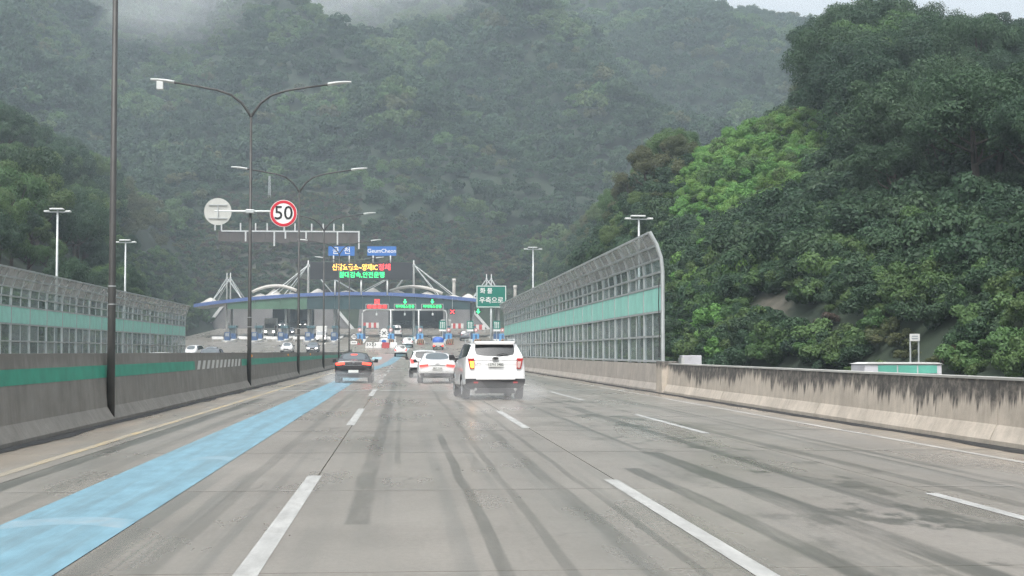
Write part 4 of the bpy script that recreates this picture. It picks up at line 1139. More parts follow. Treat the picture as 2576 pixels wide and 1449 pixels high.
def car(kind, paint, x, y, yaw, label, cat='car', group=None, back='glass_dark', tail='lamp_red_off', head='headlight_off', plate_txt=None, z=None, scale=(1,1,1), detail=None):
    D, ms = CM[kind]
    r = empty({'suv':'white_suv','sedan':'sedan','hatch':'hatchback'}[kind] if False else kind if kind != 'hatch' else 'hatchback', (x,y,zr(y) if z is None else z), yaw, label, cat, group)
    r.scale = scale
    g = math.atan((zr(y+1)-zr(y-1))/2); r.rotation_euler = (g*math.cos(yaw), 0, yaw)
    def part(nm, m_):
        me_ = ms[nm].copy(); me_.materials.append(M[m_]); return link(nm, me_, None, r)
    part('body', paint); part('rear_window', back); part('side_window','glass_dark'); part('windscreen','glass_light'); part('lower_trim','trim_black')
    ty, rm = wheel_meshes(D['wr'])
    for wy in D['wy']:
        for s in (-1,1):
            t_ = link('tyre', ty, M['tyre'], r, (s*(D['st'][2]['w']-.15), wy, D['wr'])); link('rim', rm, M['rim'], t_)
    st0 = D['st'][0]
    # door mirrors
    wy = D['st'][4]['y']+.15; zz = D['st'][4]['zl']+.07
    for s in (-1,1):
        xo = D['st'][4]['wl']
        mo = MB().prism([(s*(xo+.02),zz-.06),(s*(xo+.24),zz-.07),(s*(xo+.26),zz+.10),(s*(xo+.10),zz+.12)][::s], wy,wy+.12).build('mirror', M['trim_black'] if paint != 'car_offwhite' else M[paint], r, bevel=.02)
        MB().box(*sorted((s*(xo-.05),s*(xo+.06))),wy+.02,wy+.10,zz-.06,zz).build('mirror_stalk', M['trim_black'], r)
    # lamps
    if kind == 'suv':
        for s in (-1,1):
            A = [(s*.665,.97),(s*.80,.97),(s*.875,1.30),(s*.665,1.30)][::s]
            t_ = MB().prism(A,-.055,.34).build('tail_lamp', M[tail], r, bevel=.012)
            lit = detail == 'blink' and s == -1
            MB().prism([(s*.685,1.00),(s*.77,1.00),(s*.81,1.20),(s*.685,1.20)][::s],-.068,-.04).build('indicator', M['lamp_amber'] if lit else M['lamp_clear'], t_, bevel=.008)
    elif kind == 'sedan':
        for s in (-1,1):
            zz0 = .86 if paint == 'car_black' else .78
            t_ = MB().prism([(s*.42,zz0+.03),(s*.83,zz0-.01),(s*.85,zz0+.10),(s*.43,zz0+.14)][::s],-.055,.16).build('tail_lamp', M[tail], r, bevel=.012)
    else:
        for s in (-1,1):
            MB().prism([(s*.60,.86),(s*.80,.86),(s*.84,1.10),(s*.66,1.06)][::s],-.045,.25).build('tail_lamp', M[tail], r, bevel=.012)
    L = D['L']; sf = D['st'][-1]
    for s in (-1,1):
        h_ = MB().prism([(s*.40,sf['zs']-.03),(s*.76,sf['zs']+.0),(s*.80,sf['zs']+.13),(s*.45,sf['zs']+.09)][::-s],L-.22,L+.045).build('headlamp', M[head], r, bevel=.01)
    MB().prism([(-.36,sf['zs']-.10),(.36,sf['zs']-.10),(.40,sf['zs']+.10),(-.40,sf['zs']+.10)],L-.1,L+.065).build('grille', M['trim_black'], r, bevel=.01)
    MB().box(-.5,.5,L-.1,L+.058,.30,.40).build('intake', M['trim_black'], r)
    MB().box(-.22,.22,L+.05,L+.075,.42,.52).build('number_plate', M['plate'], r)
    pz = {'suv':1.10,'sedan':.72 if paint != 'car_black' else .56,'hatch':.74}[kind]
    pl = MB().box(-.24,.24,-.085,-.05,pz-.065,pz+.065).build('number_plate', M['plate'], r, bevel=.006)
    if plate_txt: text('plate_text', plate_txt, .105, M['sign_black'], pl, (0,-.089,pz), .002, bold=.001)
    return r

# the white suv changing lane
sv = car('suv','car_white',2.93,46.2,math.radians(2.6),'large white suv with its left amber indicator lit', detail='blink', plate_txt='127너 3485', tail='lamp_red_off')
MB().box(-.62,.62,-.10,-.02,.62,.70).build('bumper_lip', M['car_white'], sv, bevel=.03)
MB().box(-.70,.70,-.075,-.045,1.222,1.240).build('tailgate_strip', M['chrome'], sv)
MB().prism([(.10*math.cos(2*math.pi*k/24),1.30+.04*math.sin(2*math.pi*k/24)) for k in range(24)],-.055,.05).build('emblem', M['trim_black'], sv)
ring_mesh(.036,.042,-.06,-.05,24).build('emblem_rim', M['chrome'], sv, loc=(0,0,1.30)).scale = (2.4,1,1)
MB().prism([(-.60,1.72),(.60,1.72),(.66,1.83),(-.66,1.83)],.20,.75).build('spoiler', M['car_white'], sv, bevel=.03)
MB().tube([(.06,.055,1.40),(.22,.075,1.45),(.42,.07,1.42)], .022, 6).build('rear_wiper', M['trim_black'], sv)
for s in (-1,1):
    MB().tube([(s*.70,.8,1.84),(s*.71,1.0,1.90),(s*.71,2.6,1.90),(s*.69,2.85,1.82)], .025, 6).build('roof_rail', M['galvanised'], sv)
    MB().box(s*.62-.07,s*.62+.07,-.075,-.04,.52,.57).build('bumper_reflector', M['lamp_red_off'], sv)
    MB().tube([(s*.62,-.02,.33),(s*.62,.2,.33)], .045, 10).build('exhaust', M['chrome'], sv)
text('badge','4WD',.06,M['chrome'],sv,(-.52,-.072,1.14),.004)
MB().box(-.62,.62,.02,.4,.20,.36).build('underbody', M['trim_black'], sv)

bk = car('sedan','car_black',-2.30,71.5,0,'black sedan with brake lamps glowing on the blue guide band', back='glass_light', tail='lamp_brake', plate_txt=' ')
MB().box(-.15,.15,1.0,1.03,1.36,1.385).build('high_brake_lamp', M['lamp_brake'], bk)
bk.children[-1].location = (0,0,.035)
MB().box(-.45,.45,-.066,-.04,.845,.865).build('chrome_strip', M['chrome'], bk)
MB().box(-.5,.5,-.055,-.03,.44,.455).build('bumper_strip', M['chrome'], bk)
MB().prism([(.055*math.cos(2*math.pi*k/20),.965+.022*math.sin(2*math.pi*k/20)) for k in range(20)],-.055,-.03).build('emblem', M['chrome'], bk)
au = car('sedan','car_white',1.70,70.5,0,'white sedan with slim red tail lamps ahead of the large suv', back='glass_light', tail='lamp_red_lit', plate_txt='38구 7124')
MB().box(-.40,.40,-.064,-.03,.865,.875).build('trunk_seam', M['trim_black'], au)
for k in range(4): ring_mesh(.028,.036,-.07,-.055,20).build('emblem_ring', M['chrome'], au, loc=(-.075+.05*k,0,.965))
MB().box(-.62,.62,-.06,.1,.32,.46).build('diffuser', M['trim_black'], au, bevel=.02)
MB().prism([(-.66,1.055),(.66,1.055),(.60,1.09),(-.60,1.09)],.03,.22).build('trunk_lip', M['car_white'], au, bevel=.01)
car('hatch','car_white',1.35,86.0,0,'white hatchback mostly hidden ahead of the white sedan', tail='lamp_red_lit')
car('hatch','car_offwhite',-.10,206.0,0,'pale grey hatchback driving up towards the closed lane', tail='lamp_red_lit')
car('hatch','car_white',.98,239.0,0,'white crossover entering the green arrow lane', tail='lamp_red_off')
car('suv','car_white',-.90,286.0,0,'white suv passing through the green arrow toll lane', tail='lamp_red_off')
car('suv','car_white',-1.0,305.0,0,'white suv beyond the toll lane, driving into the tunnel', tail='lamp_red_off')
car('suv','car_grey',11.6,268.0,0,'dark grey suv under the canopy in the right truck lane', tail='lamp_red_off')
PI = math.pi
car('sedan','car_white',-16.9,224.0,PI,'white sedan coming down from the exit booths', head='headlight_off')
car('sedan','car_grey',-13.2,226.0,PI,'dark grey oncoming sedan with bright headlights above the median', head='headlight')
car('hatch','car_silver',-25.0,200.0,PI,'silver hatchback leaving the exit booths beside the white van')
car('hatch','car_white',-27.2,202.0,PI*.93,'white van-like car at the end of the far noise wall', head='headlight_off', scale=(.95,.95,1.1))
car('sedan','car_white',-9.6,62.0,PI,'white oncoming sedan roof just showing over the median wall')
car('hatch','car_silver',-22.2,300.0,PI,'silver oncoming car with headlights under the canopy', head='headlight')
car('suv','car_grey',-27.4,349.0,PI,'dark oncoming suv with headlights in the tunnel mouth', head='headlight')
car('suv','car_black',-23.0,352.0,PI,'black oncoming suv with headlights deeper in the tunnel mouth', head='headlight')
car('suv','car_grey',-16.8,135.0,PI,'grey oncoming suv behind the clear panes of the far noise wall end', head='headlight')

def truck(x, y, yaw, label, tarp, big=1.0, lit=None):
    r = empty('truck', (x,y,zr(y)), yaw, label, 'truck')
    r.rotation_euler = (.045*math.cos(yaw),0,yaw); r.scale = (big,big,big)
    MB().box(-.85,.85,0,2.9,.62,.72).build('bed_floor', M['trim_black'], r)
    for s in (-1,1): MB().box(*sorted((s*.85,s*.80)),0,2.9,.72,1.12).build('bed_side', M['car_offwhite'], r)
    MB().box(-.85,.85,-.05,0,.66,1.14).build('tailgate', M['car_offwhite'], r, bevel=.01)
    if tarp:
        n_ = 10; v = []; f = []
        prof = [(-.84,1.05),(-.86,1.4),(-.80,1.72),(-.55,1.90),(0,1.95),(.55,1.90),(.80,1.72),(.86,1.4),(.84,1.05)]
        for j in range(n_+1):
            for i, (a, b) in enumerate(prof):
                e = .0 if 0 < j < n_ else -.12
                v.append((a*(1+.03*mnoise.noise(Vector((j*.9,i,3)))), .0+2.85*j/n_, b+(e if b > 1.3 else 0)+.06*mnoise.noise(Vector((j*.8,i*.9,1)))))
        m_ = len(prof)
        f = [(j*m_+i,j*m_+i+1,(j+1)*m_+i+1,(j+1)*m_+i) for j in range(n_) for i in range(m_-1)]+[tuple(range(m_)),tuple(range(n_*m_,(n_+1)*m_))]
        MB().add(v,f).build('tarp', M['tarp_blue'], r, True)
    else:
        MB().box(-.92,.92,.05,2.95,.75,2.75).build('cargo_box', M['board_white'], r, bevel=.03)
    cab = MB().add([(x_,y_,z_) for y_, zt_, w_ in ((3.0,1.95,.80),(3.9,1.95,.78),(4.45,1.25,.84),(4.6,.9,.85)) for x_, z_ in ((-.85,.5),(.85,.5),(w_,zt_),(-w_,zt_))],
                   [(0,1,2,3)]+[(4*i+k,4*i+(k+1) % 4,4*i+4+(k+1) % 4,4*i+4+k) for i in range(3) for k in range(4)]+[(15,14,13,12)]).build('cab', M['car_offwhite'], r, bevel=.03)
    MB().add([(-.72,3.98,1.88),(.72,3.98,1.88),(.76,4.44,1.30),(-.76,4.44,1.30)],[(0,1,2,3)]).build('windscreen', M['glass_light'], r, loc=(0,.03,.02))
    for s in (-1,1):
        MB().box(*sorted((s*.52,s*.80)),-.075,-.04,.58,.78).build('tail_lamp', M['lamp_brake'] if lit == 'tail' else M['lamp_red_off'], r, bevel=.01)
        MB().box(*sorted((s*.48,s*.78)),4.58,4.66,.62,.86).build('headlamp', M['headlight'] if lit == 'head' else M['headlight_off'], r, bevel=.01)
        MB().box(*sorted((s*.86,s*1.08)),4.3,4.36,1.3,1.7).build('mirror', M['trim_black'], r)
    MB().box(-.78,.78,-.05,.1,.36,.58).build('bumper', M['trim_black'], r)
    MB().box(-.18,.18,-.07,-.05,.50,.60).build('number_plate', M['plate'], r)
    ty, rm = wheel_meshes(.31,.2)
    for wy in (.75,3.9):
        for s in (-1,1):
            t_ = link('tyre', ty, M['tyre'], r, (s*.70,wy,.31)); link('rim', rm, M['rim'], t_)
    return r
truck(5.72,231.0,0,'light truck with a blue tarp over its load and brake lamps lit',True,1.0,'tail')
truck(-25.6,296.0,PI,'white box truck with headlights leaving the toll lane',False,1.25,'head')
truck(-14.1,266.0,PI,'white light truck with headlights at the exit booth behind a lamp pole',False,1.0,'head')
truck(9.0,300.0,0,'dark-shaded box truck standing under the right end of the canopy',False,1.1)
# ------------------------------------------------------------------ vegetation
SPRAY, MIST, HAZE = .050, .0055, .00050
def leaf_cloud(name, seed, m_, lobes, per, R, leaf, lift, up=.35):
    g = np.random.default_rng(seed)
    cs = []; rs = []
    for i in range(lobes):
        d = g.normal(size=3); d[2] = abs(d[2])*.9-.25; d /= np.linalg.norm(d)
        k = g.uniform(.42, .95)
        cs.append(d*np.array(R)*k); rs.append(g.uniform(.20,.42)*np.mean(R))
    C = []; Nn = []; S = []
    for c, r_ in zip(cs, rs):
        d = g.normal(size=(per,3)); d[:,2] += .25; d /= np.linalg.norm(d,axis=1)[:,None]
        rad = r_*g.uniform(.62,1.08,(per,1))
        C.append(c+d*rad*np.array([1,1,.78])); nn = d+g.normal(size=(per,3))*.45+np.array([0,0,up]); Nn.append(nn/np.linalg.norm(nn,axis=1)[:,None])
        S.append(np.clip(g.normal(.5,.2,per)+g.uniform(-.12,.12),0,1))
    C = np.concatenate(C); Nn = np.concatenate(Nn); S = np.concatenate(S); n_ = len(C)
    C[:,2] += lift
    t = np.cross(Nn, g.normal(size=(n_,3))); t /= np.linalg.norm(t,axis=1)[:,None]; b = np.cross(Nn,t)
    l = (leaf*g.uniform(.6,1.35,n_))[:,None]; w_ = l*.55
    V = np.stack([C-t*l*.5, C+b*w_*.5-t*l*.05+Nn*l*.06, C+t*l*.5-Nn*l*.08, C-b*w_*.5-t*l*.05+Nn*l*.06], 1).reshape(-1,3)
    me_ = bpy.data.meshes.new(name); me_.vertices.add(4*n_); me_.vertices.foreach_set('co', V.astype(np.float32).ravel())
    me_.loops.add(4*n_); me_.loops.foreach_set('vertex_index', np.arange(4*n_, dtype=np.int32))
    me_.polygons.add(n_); me_.polygons.foreach_set('loop_start', np.arange(0,4*n_,4,dtype=np.int32)); me_.polygons.foreach_set('loop_total', np.full(n_,4,np.int32))
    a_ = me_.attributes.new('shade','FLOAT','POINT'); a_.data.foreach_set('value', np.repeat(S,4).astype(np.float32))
    me_.update(calc_edges=True); me_.materials.append(m_)
    return me_
def trunk_mesh(seed):
    q = random.Random(seed); b = MB()
    top = (q.uniform(-.5,.5), q.uniform(-.5,.5), 5.2)
    b.tube([(0,0,-1.0),(top[0]*.2,top[1]*.2,1.6),(top[0]*.6,top[1]*.6,3.4),top], [.24,.19,.14,.06], 7)
    for k in range(6):
        a = 2*math.pi*k/6+q.uniform(-.4,.4); z = q.uniform(2.2,4.0); l_ = q.uniform(1.4,2.4)
        b.tube([(top[0]*.5,top[1]*.5,z),(l_*.6*math.cos(a),l_*.6*math.sin(a),z+.6),(l_*math.cos(a),l_*math.sin(a),z+1.5)], [.09,.06,.025], 5)
    return b.mesh('trunk')
NEAR = {'forest': [leaf_cloud('crown',10+i,M['leaf_forest'],26,720,(3.0,3.0,2.6),.165,4.6) for i in range(5)],
        'light': [leaf_cloud('crown',30+i,M['leaf_light'],24,650,(2.7,2.7,2.1),.16,4.2) for i in range(3)],
        'olive': [leaf_cloud('crown',40+i,M['leaf_olive'],22,600,(2.7,2.7,2.2),.165,4.2) for i in range(2)]}
TRUNKS = [trunk_mesh(i) for i in range(3)]
FAR = {'forest': [leaf_cloud('far_crown',50+i,M['leaf_forest'],18,60,(3.1,3.1,2.6),.72,4.4) for i in range(5)],
       'light': [leaf_cloud('far_crown',60+i,M['leaf_light'],16,60,(2.8,2.8,2.1),.68,4.0) for i in range(3)],
       'olive': [leaf_cloud('far_crown',70+i,M['leaf_olive'],16,60,(2.7,2.7,2.2),.68,4.0) for i in range(2)]}
SHRUB = {k: [leaf_cloud('shrub',80+9*j+i,M[k],12,300,(1.15,1.15,.8),.125,.35) for i in range(3)] for j, k in enumerate(('leaf_vine','leaf_light','leaf_olive','leaf_brown','leaf_yellow','leaf_forest'))}

def scatter(name, pts, scl, meshes, label, kind='stuff', tilt=.12):
    if len(pts) == 0: return
    col = bpy.data.collections.new(name+'_source')
    for i, me_ in enumerate(meshes):
        o = bpy.data.objects.new('%s_%02d' % (name, i), me_); col.objects.link(o)
    me_ = bpy.data.meshes.new(name); n_ = len(pts)
    me_.vertices.add(n_); me_.vertices.foreach_set('co', np.asarray(pts, np.float32).ravel())
    g = np.random.default_rng(len(name)*7+n_)
    a_ = me_.attributes.new('scl','FLOAT_VECTOR','POINT'); s3 = np.stack([scl*g.uniform(.85,1.15,n_), scl*g.uniform(.85,1.15,n_), scl*g.uniform(.8,1.2,n_)],-1)
    a_.data.foreach_set('vector', s3.astype(np.float32).ravel())
    a_ = me_.attributes.new('rot','FLOAT_VECTOR','POINT')
    a_.data.foreach_set('vector', np.stack([g.normal(0,tilt,n_),g.normal(0,tilt,n_),g.uniform(0,6.283,n_)],-1).astype(np.float32).ravel())
    a_ = me_.attributes.new('kindex','INT','POINT'); a_.data.foreach_set('value', g.integers(0,len(meshes),n_).astype(np.int32))
    o = link(name, me_)
    ng = bpy.data.node_groups.new(name, 'GeometryNodeTree')
    ng.interface.new_socket('Geometry', in_out='INPUT', socket_type='NodeSocketGeometry'); ng.interface.new_socket('Geometry', in_out='OUTPUT', socket_type='NodeSocketGeometry')
    N = ng.nodes; Lk = ng.links
    gi = N.new('NodeGroupInput'); go = N.new('NodeGroupOutput'); ip = N.new('GeometryNodeInstanceOnPoints'); ci = N.new('GeometryNodeCollectionInfo')
    ci.inputs['Collection'].default_value = col; ci.inputs['Separate Children'].default_value = True; ci.inputs['Reset Children'].default_value = True
    def attr(nm, dt):
        q = N.new('GeometryNodeInputNamedAttribute'); q.data_type = dt; q.inputs['Name'].default_value = nm
        return [s for s in q.outputs if s.enabled][0]
    er = N.new('FunctionNodeEulerToRotation'); Lk.new(attr('rot','FLOAT_VECTOR'), er.inputs[0])
    Lk.new(gi.outputs[0], ip.inputs['Points']); Lk.new(ci.outputs[0], ip.inputs['Instance']); ip.inputs['Pick Instance'].default_value = True
    Lk.new(attr('kindex','INT'), ip.inputs['Instance Index']); Lk.new(er.outputs[0], ip.inputs['Rotation']); Lk.new(attr('scl','FLOAT_VECTOR'), ip.inputs['Scale'])
    Lk.new(ip.outputs[0], go.inputs[0])
    o.modifiers.new('scatter','NODES').node_group = ng
    return tag(o, label, 'vegetation', kind=kind)

NOTE = [(2262,822),(2340,822),(2340,885),(2262,885)]
VINE = [(1690,560),(1720,470),(1770,395),(1850,340),(1935,325),(2010,308),(2095,300),(2092,400),(2065,480),(1990,540),(1900,575),(1800,590),(1700,600)]
FRINGE = [(1990,180),(2070,225),(2080,310),(1930,330),(1760,400),(1700,520),(1640,600),(1400,700),(1280,720),(1300,660),(1400,590),(1540,500),(1620,420),(1700,330),(1850,220)]
BUSH = [(1660,560),(1760,560),(1900,640),(1960,760),(2120,830),(2250,870),(2200,960),(1660,960)]
OLIVE_L = [(300,440),(360,455),(420,560),(440,650),(300,640)]
HEDGE_L = [(300,640),(490,640),(500,775),(300,740)]
BRIGHT = [(2240,560),(2400,600),(2420,660),(2280,680)]
def jitter(x0, x1, y0, y1, s, g):
    a, b = np.meshgrid(np.arange(x0,x1,s), np.arange(y0,y1,s))
    return a.ravel()+g.uniform(-.45,.45,a.size)*s, b.ravel()+g.uniform(-.45,.45,a.size)*s
def in_view(x, y, top, m=130):
    z = hill(x,y); px, py = proj_np(x,y,z); _, pt = proj_np(x,y,z+top)
    return (px > -m) & (px < 2576+m) & (pt < 1010) & (py > -m-60), z, px, py, pt
# running horizon of the bare slopes, to leave out what lies behind a ridge
hx, hy = jitter(-420,420,30,960,3.0,np.random.default_rng(1)); hxz = hill(hx,hy); hpx, hpy = proj_np(hx,hy,hxz)
NB = 330
bins = np.clip(((hpx+140)/2856*NB).astype(int),0,NB-1); ok = (hpx > -140) & (hpx < 2716)
DB = np.arange(30,970,8.0)
hor = np.full((len(DB)+1,NB), 2000.0)
di = np.clip(((hy-30)/8).astype(int),0,len(DB)-1)
np.minimum.at(hor, (di[ok]+1,bins[ok]), hpy[ok]); hor = np.minimum.accumulate(hor,0)
def not_hidden(px, pt, y, margin=40):
    b = np.clip(((px+140)/2856*NB).astype(int),0,NB-1); d = np.clip(((y-30)/8).astype(int)-2,0,len(DB)-1)
    return pt < hor[d,b]+margin
g = np.random.default_rng(5)
near_pts = []                                        # (x,y,z,scale,kind)
xa, ya = jitter(10,150,24,345,4.3,g); xb, yb2 = jitter(-130,-20,60,345,4.6,g)
x_ = np.concatenate([xa,xb]); y_ = np.concatenate([ya,yb2])
off = np.where(x_ > 0, x_-cr_np(y_), cl_np(y_)-x_)
v_, z_, px_, py_, pt_ = in_view(x_,y_,8)
rnd0 = g.uniform(size=len(x_))
sel = v_ & (off > 4.5) & not_hidden(px_,pt_,y_,25)
def hits(poly, hts, spread=2.2, p=1.0):
    h = poly_in(px_,py_,poly)
    for fz in hts:
        for fx in (-1,0,1): h |= poly_in(px_+fx*spread*FPX/y_, py_+(pt_-py_)*fz, poly) & (g.uniform(size=len(x_)) < p)
    return h & (x_ > 0)
sel &= ~hits(VINE,(.3,.6,.9,1.15)) & ~hits(LEDGE,(.3,.6,.9),1.6,.85) & ~hits(SCREE,(.3,.6)) & ~hits(NOTE,(.3,.6,.9,1.2),2.6) & ~(poly_in(px_,py_,HEDGE_L) & (x_ < 0))
bu_ = poly_in(px_,(py_+pt_)/2,BUSH) & (x_ > 0)
sel &= ~(bu_ & (rnd0 < .78)) & ~((x_ > 0) & (off < 9) & (y_ < 130))
fr_ = (poly_in(px_,py_,FRINGE) | poly_in(px_,(py_+pt_)/2,FRINGE)) & (x_ > 0); ol = poly_in(px_,py_,OLIVE_L) & (x_ < 0); br = poly_in(px_,py_,BRIGHT)
kind_ = np.where(fr_ & (rnd0 > .45), 2, np.where(fr_ | br | bu_, 1, np.where(ol, 2, 0))); rnd = g.uniform(size=len(x_)); kind_ = np.where((kind_ == 0) & (rnd < np.where(x_ < 0, .38, .10)), 1, kind_)
scl_ = np.where((kind_ > 0) & (fr_ | bu_), g.uniform(.48,.92,len(x_)), g.uniform(.72,1.25,len(x_)))
scl_ = np.where(off < 9, scl_*.62, scl_)
scl_ = np.where((x_ > 0) & (px_ > 2080) & (px_ < 2250) & (z_ > 20), scl_*1.35, scl_)
I = np.where(sel)[0]
size = scl_[I]/y_[I]
# the trees that show largest stand singly, the rest join the wood
order = I[np.argsort(-size)]
singles = order[:285]; rest = order[285:]
K = ['forest','light','olive']
LB = {'forest': 'dark green leafy tree in the dense wood on the slope beside the road', 'light': 'light green bushy tree on the open edge of the wooded slope', 'olive': 'olive brown bushy tree on the spur behind the far noise wall'}
NM = {'forest':'broadleaf_tree','light':'young_tree','olive':'olive_tree'}
def tree_label(i, k):
    x, y, z, s = x_[i], y_[i], z_[i], scl_[i]; px, py = proj(x, y, z); o = off[i]
    look = {'forest': 'dark green leafy', 'light': 'light green bushy', 'olive': 'olive brown bushy'}[k]
    size = 'tall ' if s > 1.08 else ('' if s > .8 else 'small ')
    if x < 0:
        if o < 10: w_ = 'low on the hill close behind the far noise wall'
        elif y > 250: w_ = 'on the spur beside the pale retaining wall'
        elif z > 18: w_ = 'high on the hill behind the far noise wall'
        else: w_ = 'on the middle of the hill behind the far noise wall'
    else:
        b_ = int(np.clip((px+140)/2856*NB,0,NB-1))
        if proj(x,y,z+7.5*s)[1] < hor[-1,b_]+25: w_ = 'on the ridge line of the right slope'
        elif o < 9 and y < 75: w_ = 'at the slope foot behind the stained roadside wall'
        elif o < 9: w_ = 'at the foot of the slope behind the right noise wall'
        elif 1660 < px < 2120 and 250 < py < 420: w_ = 'just above the bright green vine carpet'
        elif 1660 < px < 2120 and py < 700: w_ = 'just below the bright green vine carpet'
        elif 1850 < px < 2300 and 640 < py < 800: w_ = 'above the bare brown ledge on the slope'
        elif px > 2200 and py > 640: w_ = 'above the notice board and brown scrub on the slope'
        elif px > 2080: w_ = ('high' if z > 21 else 'midway up' if z > 13 else 'low')+' in the dense wood beyond the notice board'
        else: w_ = 'on the slope seen over the right noise wall'
    return size+look+' tree '+w_
for j, i in enumerate(singles):
    k = K[kind_[i]]; lb = LB[k]
    lb = tree_label(i, k)
    r = empty(NM[k], (x_[i],y_[i],z_[i]-.3), g.uniform(0,6.28), lb, 'tree', lb.replace('tree','trees'))
    s = scl_[i]; r.scale = (s*g.uniform(.9,1.12), s*g.uniform(.9,1.12), s*g.uniform(.9,1.15))
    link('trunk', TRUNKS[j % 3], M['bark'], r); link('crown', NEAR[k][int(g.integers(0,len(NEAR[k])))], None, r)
for kk in range(3):
    q = rest[kind_[rest] == kk]
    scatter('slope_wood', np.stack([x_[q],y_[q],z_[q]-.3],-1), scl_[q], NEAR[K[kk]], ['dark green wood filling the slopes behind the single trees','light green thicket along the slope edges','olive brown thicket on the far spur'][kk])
# far mountain forest
xm_, ym_ = jitter(-330,330,352,960,4.7,g); v_, z_, px_, py_, pt_ = in_view(xm_,ym_,9)
cut_ = poly_in(px_,py_,CUT) | ((ym_ < 372) & (xm_ > -50) & (xm_ < 30))
sel = v_ & not_hidden(px_,pt_,ym_,150) & ~cut_
k_ = np.where((vnoise(xm_,ym_,18,9)*.6+vnoise(xm_,ym_,60,19)*.4) > .54, 1, 0); k_ = np.where(g.uniform(size=len(xm_)) < .05, 2, k_)
sc_ = (g.uniform(.55,1.2,len(xm_))+.55*(vnoise(xm_,ym_,32,17) > .6)*g.uniform(.2,1,len(xm_)))*np.where(ym_ < 420, .75, 1.0)
for kk in range(3):
    q = np.where(sel & (k_ == kk))[0]
    scatter('mountain_forest', np.stack([xm_[q],ym_[q],z_[q]-.4],-1), sc_[q], FAR[K[kk]], ['hazy dark green forest covering the mountain','hazy lighter green trees mottling the mountain forest','olive tinted trees scattered in the mountain forest'][kk])
xu_, yu_ = jitter(-250,250,350,640,5.0,g); v_, z_, px_, py_, pt_ = in_view(xu_,yu_,5)
q = np.where(v_ & not_hidden(px_,pt_,yu_,150) & ~poly_in(px_,py_,CUT) & ~((yu_ < 356) & (xu_ > -46) & (xu_ < 24)))[0]
scatter('mountain_undergrowth', np.stack([xu_[q],yu_[q],z_[q]-1.2],-1), g.uniform(.42,.68,len(q)), FAR['forest'], 'low dark undergrowth between the trees of the lower mountain')
# low growth
def cover(name, xr_, yr_, s, test, mats, scale, label):
    cx_, cy_ = jitter(*xr_,*yr_,s,g); v2, z2, p2, q2, t2 = in_view(cx_,cy_,1.5)
    o2 = np.where(cx_ > -8, cx_-cr_np(cy_), cl_np(cy_)-cx_)
    m2 = v2 & test(cx_,cy_,p2,q2,o2) & not_hidden(p2,t2,cy_,15)
    if name != 'dry_scrub':
        for fz in (0,.5,1.0,1.4):
            for fx in (-.9,0,.9):
                a_ = p2+fx*FPX/np.maximum(cy_,10); b_ = q2+(t2-q2)*fz
                m2 &= ~((cx_ > 0) & (cy_ < 200) & ((poly_in(a_,b_,LEDGE) & (fz < .6)) | poly_in(a_,b_,NOTE)))
    q = np.where(m2)[0]
    scatter(name, np.stack([cx_[q],cy_[q],z2[q]],-1), g.uniform(scale[0],scale[1],len(q)), [x for k in mats for x in SHRUB[k]], label, tilt=.3)
cover('vine_cover',(12,110),(60,345),1.2,lambda x,y,p,q,o: poly_in(p,q,VINE),('leaf_vine','leaf_vine','leaf_vine','leaf_light'),(.6,1.55),'bright green vines carpeting the open slope')
cover('vine_cover',(12,110),(60,345),1.5,lambda x,y,p,q,o: poly_in(p,q,FRINGE),('leaf_light','leaf_olive'),(.7,1.5),'pale green creepers along the edge of the wood')
cover('shrub_cover',(10,60),(42,200),1.35,lambda x,y,p,q,o: poly_in(p,q,BUSH) & (o > .6) & ~poly_in(p,q,LEDGE) & ~poly_in(p,q,SCREE),('leaf_light','leaf_light','leaf_vine','leaf_forest'),(.7,1.5),'fresh green shrubs behind the roadside wall')
cover('shrub_cover',(10,40),(22,345),1.2,lambda x,y,p,q,o: (o > .2) & (o < 10),('leaf_light','leaf_light','leaf_forest'),(.6,1.4),'mixed shrubs along the foot of the right slope')
cover('shrub_cover',(-80,-20),(60,345),1.5,lambda x,y,p,q,o: (o > .3) & ((o < 6) | poly_in(p,q,HEDGE_L)),('leaf_light','leaf_forest'),(.7,1.6),'green creepers and shrubs behind the far noise wall')
cover('shrub_cover',(-62,42),(349,440),1.25,lambda x,y,p,q,o: poly_in(p,q,CUT) | (y < 374),('leaf_forest','leaf_olive','leaf_brown','leaf_forest'),(.6,1.3),'dull low scrub on the cut slope above the tunnels')
cover('dry_scrub',(12,60),(30,160),1.0,lambda x,y,p,q,o: (poly_in(p,q,SCREE) & (rng.uniform(size=x.shape) < .7)) | (poly_in(p,q,LEDGE) & (rng.uniform(size=x.shape) < .30)),('leaf_brown','leaf_olive'),(.35,.8),'reddish brown dry scrub round the notice on the slope')
cover('flowering_scrub',(11,18),(36,70),.9,lambda x,y,p,q,o: (o > .1) & (o < 2.2) & (vnoise(x,y,4,4) > .62),('leaf_yellow',),(.35,.6),'yellow flowering weeds behind the roadside wall')
cover('undergrowth',(12,130),(24,345),2.4,lambda x,y,p,q,o: (o > 4) & ~poly_in(p,q,LEDGE) & ~poly_in(p,q,SCREE) & ~poly_in(p,q,VINE),('leaf_forest',),(1.2,2.2),'dark undergrowth below the trees of the right slope')
cover('undergrowth',(16,70),(26,115),1.05,lambda x,y,p,q,o: (o > 1) & ~poly_in(p,q,LEDGE) & ~poly_in(p,q,SCREE),('leaf_forest','leaf_forest','leaf_forest','leaf_light'),(.6,1.25),'dense mixed undergrowth on the slope beside the notice board')
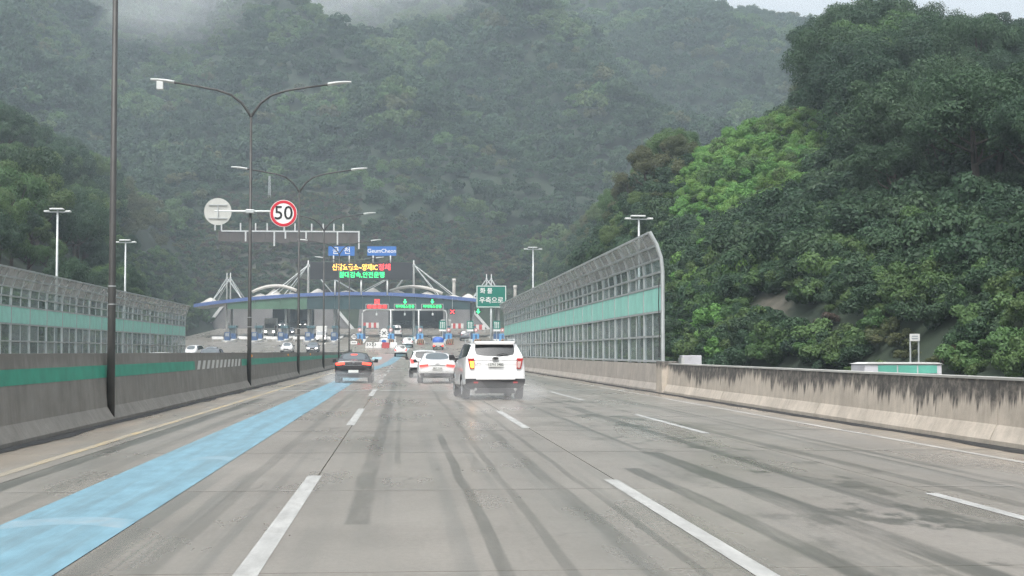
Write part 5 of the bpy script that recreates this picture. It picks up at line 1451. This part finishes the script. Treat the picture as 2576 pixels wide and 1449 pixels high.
# notice on the slope
def on_slope(px_, py_, y0=36, y1=340):
    for y in np.arange(y0,y1,.5):
        x, z = at(px_,py_,y)
        if z < float(hill(x,y)): return x, y, float(hill(x,y))
    return x, y, z
xn, yn, zn = on_slope(2301,885)
yn -= 2.0
xn = at(2301,849,yn-.5)[0]; zn = float(hill(xn,yn-.5))
zt_ = at(2301,849,yn-.5)[1]
r = empty('notice_board', (xn,yn-.5,zn-.3), 0, 'small white notice board standing among brown scrub on the slope', 'sign')
hh = zt_-r.location.z; ww = 26*yn/FPX
MB().box(-ww/2,ww/2,-.02,.02,hh-ww*.36,hh+ww*.36).build('board', M['board_white'], r)
for k in (-.1,.12): MB().box(-ww*.3,ww*.3,-.028,-.021,hh+ww*k-.02,hh+ww*k+.02).build('text_line', M['booth_grey'], r)
for s in (-.42,.42): MB().tube([(s*ww,.04,0),(s*ww,.04,hh+ww*.3)], .035, 6).build('post', M['galvanised'], r)

# ------------------------------------------------------------------ spray, mist and haze
def vol_mat(name, dens, col, aniso=0.0):
    m_ = bpy.data.materials.new(name); m_.use_nodes = True; n = m_.node_tree.nodes; n.remove(n['Principled BSDF'])
    v = n.new('ShaderNodeVolumePrincipled'); v.inputs['Density'].default_value = dens; v.inputs['Color'].default_value = (*col,1); v.inputs['Anisotropy'].default_value = aniso
    m_.node_tree.links.new(v.outputs[0], n['Material Output'].inputs['Volume']); M[name] = m_
    return m_
def puff(name, c, rad, m_, label, seed=0):
    bm = bmesh.new(); bmesh.ops.create_icosphere(bm, subdivisions=3, radius=1.0)
    for v in bm.verts:
        k = 1+(.45 if name == 'mist_bank' else .22)*mnoise.noise(v.co*1.4+Vector((seed,0,0))); v.co = Vector((v.co.x*rad[0]*k, v.co.y*rad[1]*k, v.co.z*rad[2]*k))
        if name == 'road_spray': v.co.z = max(v.co.z, -c[2]+.02+zr(c[1]))
    me_ = bpy.data.meshes.new(name); bm.to_mesh(me_); bm.free(); me_.shade_smooth()
    return tag(link(name, me_, m_, None, c), label, 'mist', kind='stuff')
sp = vol_mat('spray_air', SPRAY, (.96,.97,.98))
for k, (cx_, cy_, lb) in enumerate(((2.93,46.2,'the large white suv'),(-2.3,71.5,'the black sedan'),(1.7,70.5,'the white sedan'))):
    for s in (-1,1):
        puff('road_spray', (cx_+s*.9,cy_-.6,.28), (.65,1.9,.42), sp, 'fine road spray whirled up behind a wheel of '+lb, 3*k+s)
    puff('road_spray', (cx_,cy_-1.6,.25), (1.5,2.6,.38), sp, 'fine road spray drifting behind '+lb, 3*k+40)
ms_ = vol_mat('mist_air', MIST, (.93,.96,1.0))
gm_ = random.Random(21)
for k in range(20):
    px_ = gm_.choice((gm_.uniform(480,880), gm_.uniform(480,880), gm_.uniform(-60,420), gm_.uniform(850,1200))); py_ = gm_.uniform(-60,110) if 450 < px_ < 900 else gm_.uniform(-90,60); Y_ = gm_.uniform(560,760)
    xx, zz = at(px_,py_,Y_); q = gm_.uniform(.6,1.3)
    puff('mist_bank', (xx,Y_,zz), (42*q,30*q,15*q), ms_, 'pale mist drifting over the upper mountain forest', k+9)
hz_m = vol_mat('haze_air', HAZE, (.76,.90,1.0))
tag(MB().box(-700,700,-300,1150,-6,420).build('haze', hz_m), 'even rain haze filling the valley air', 'haze', kind='stuff')
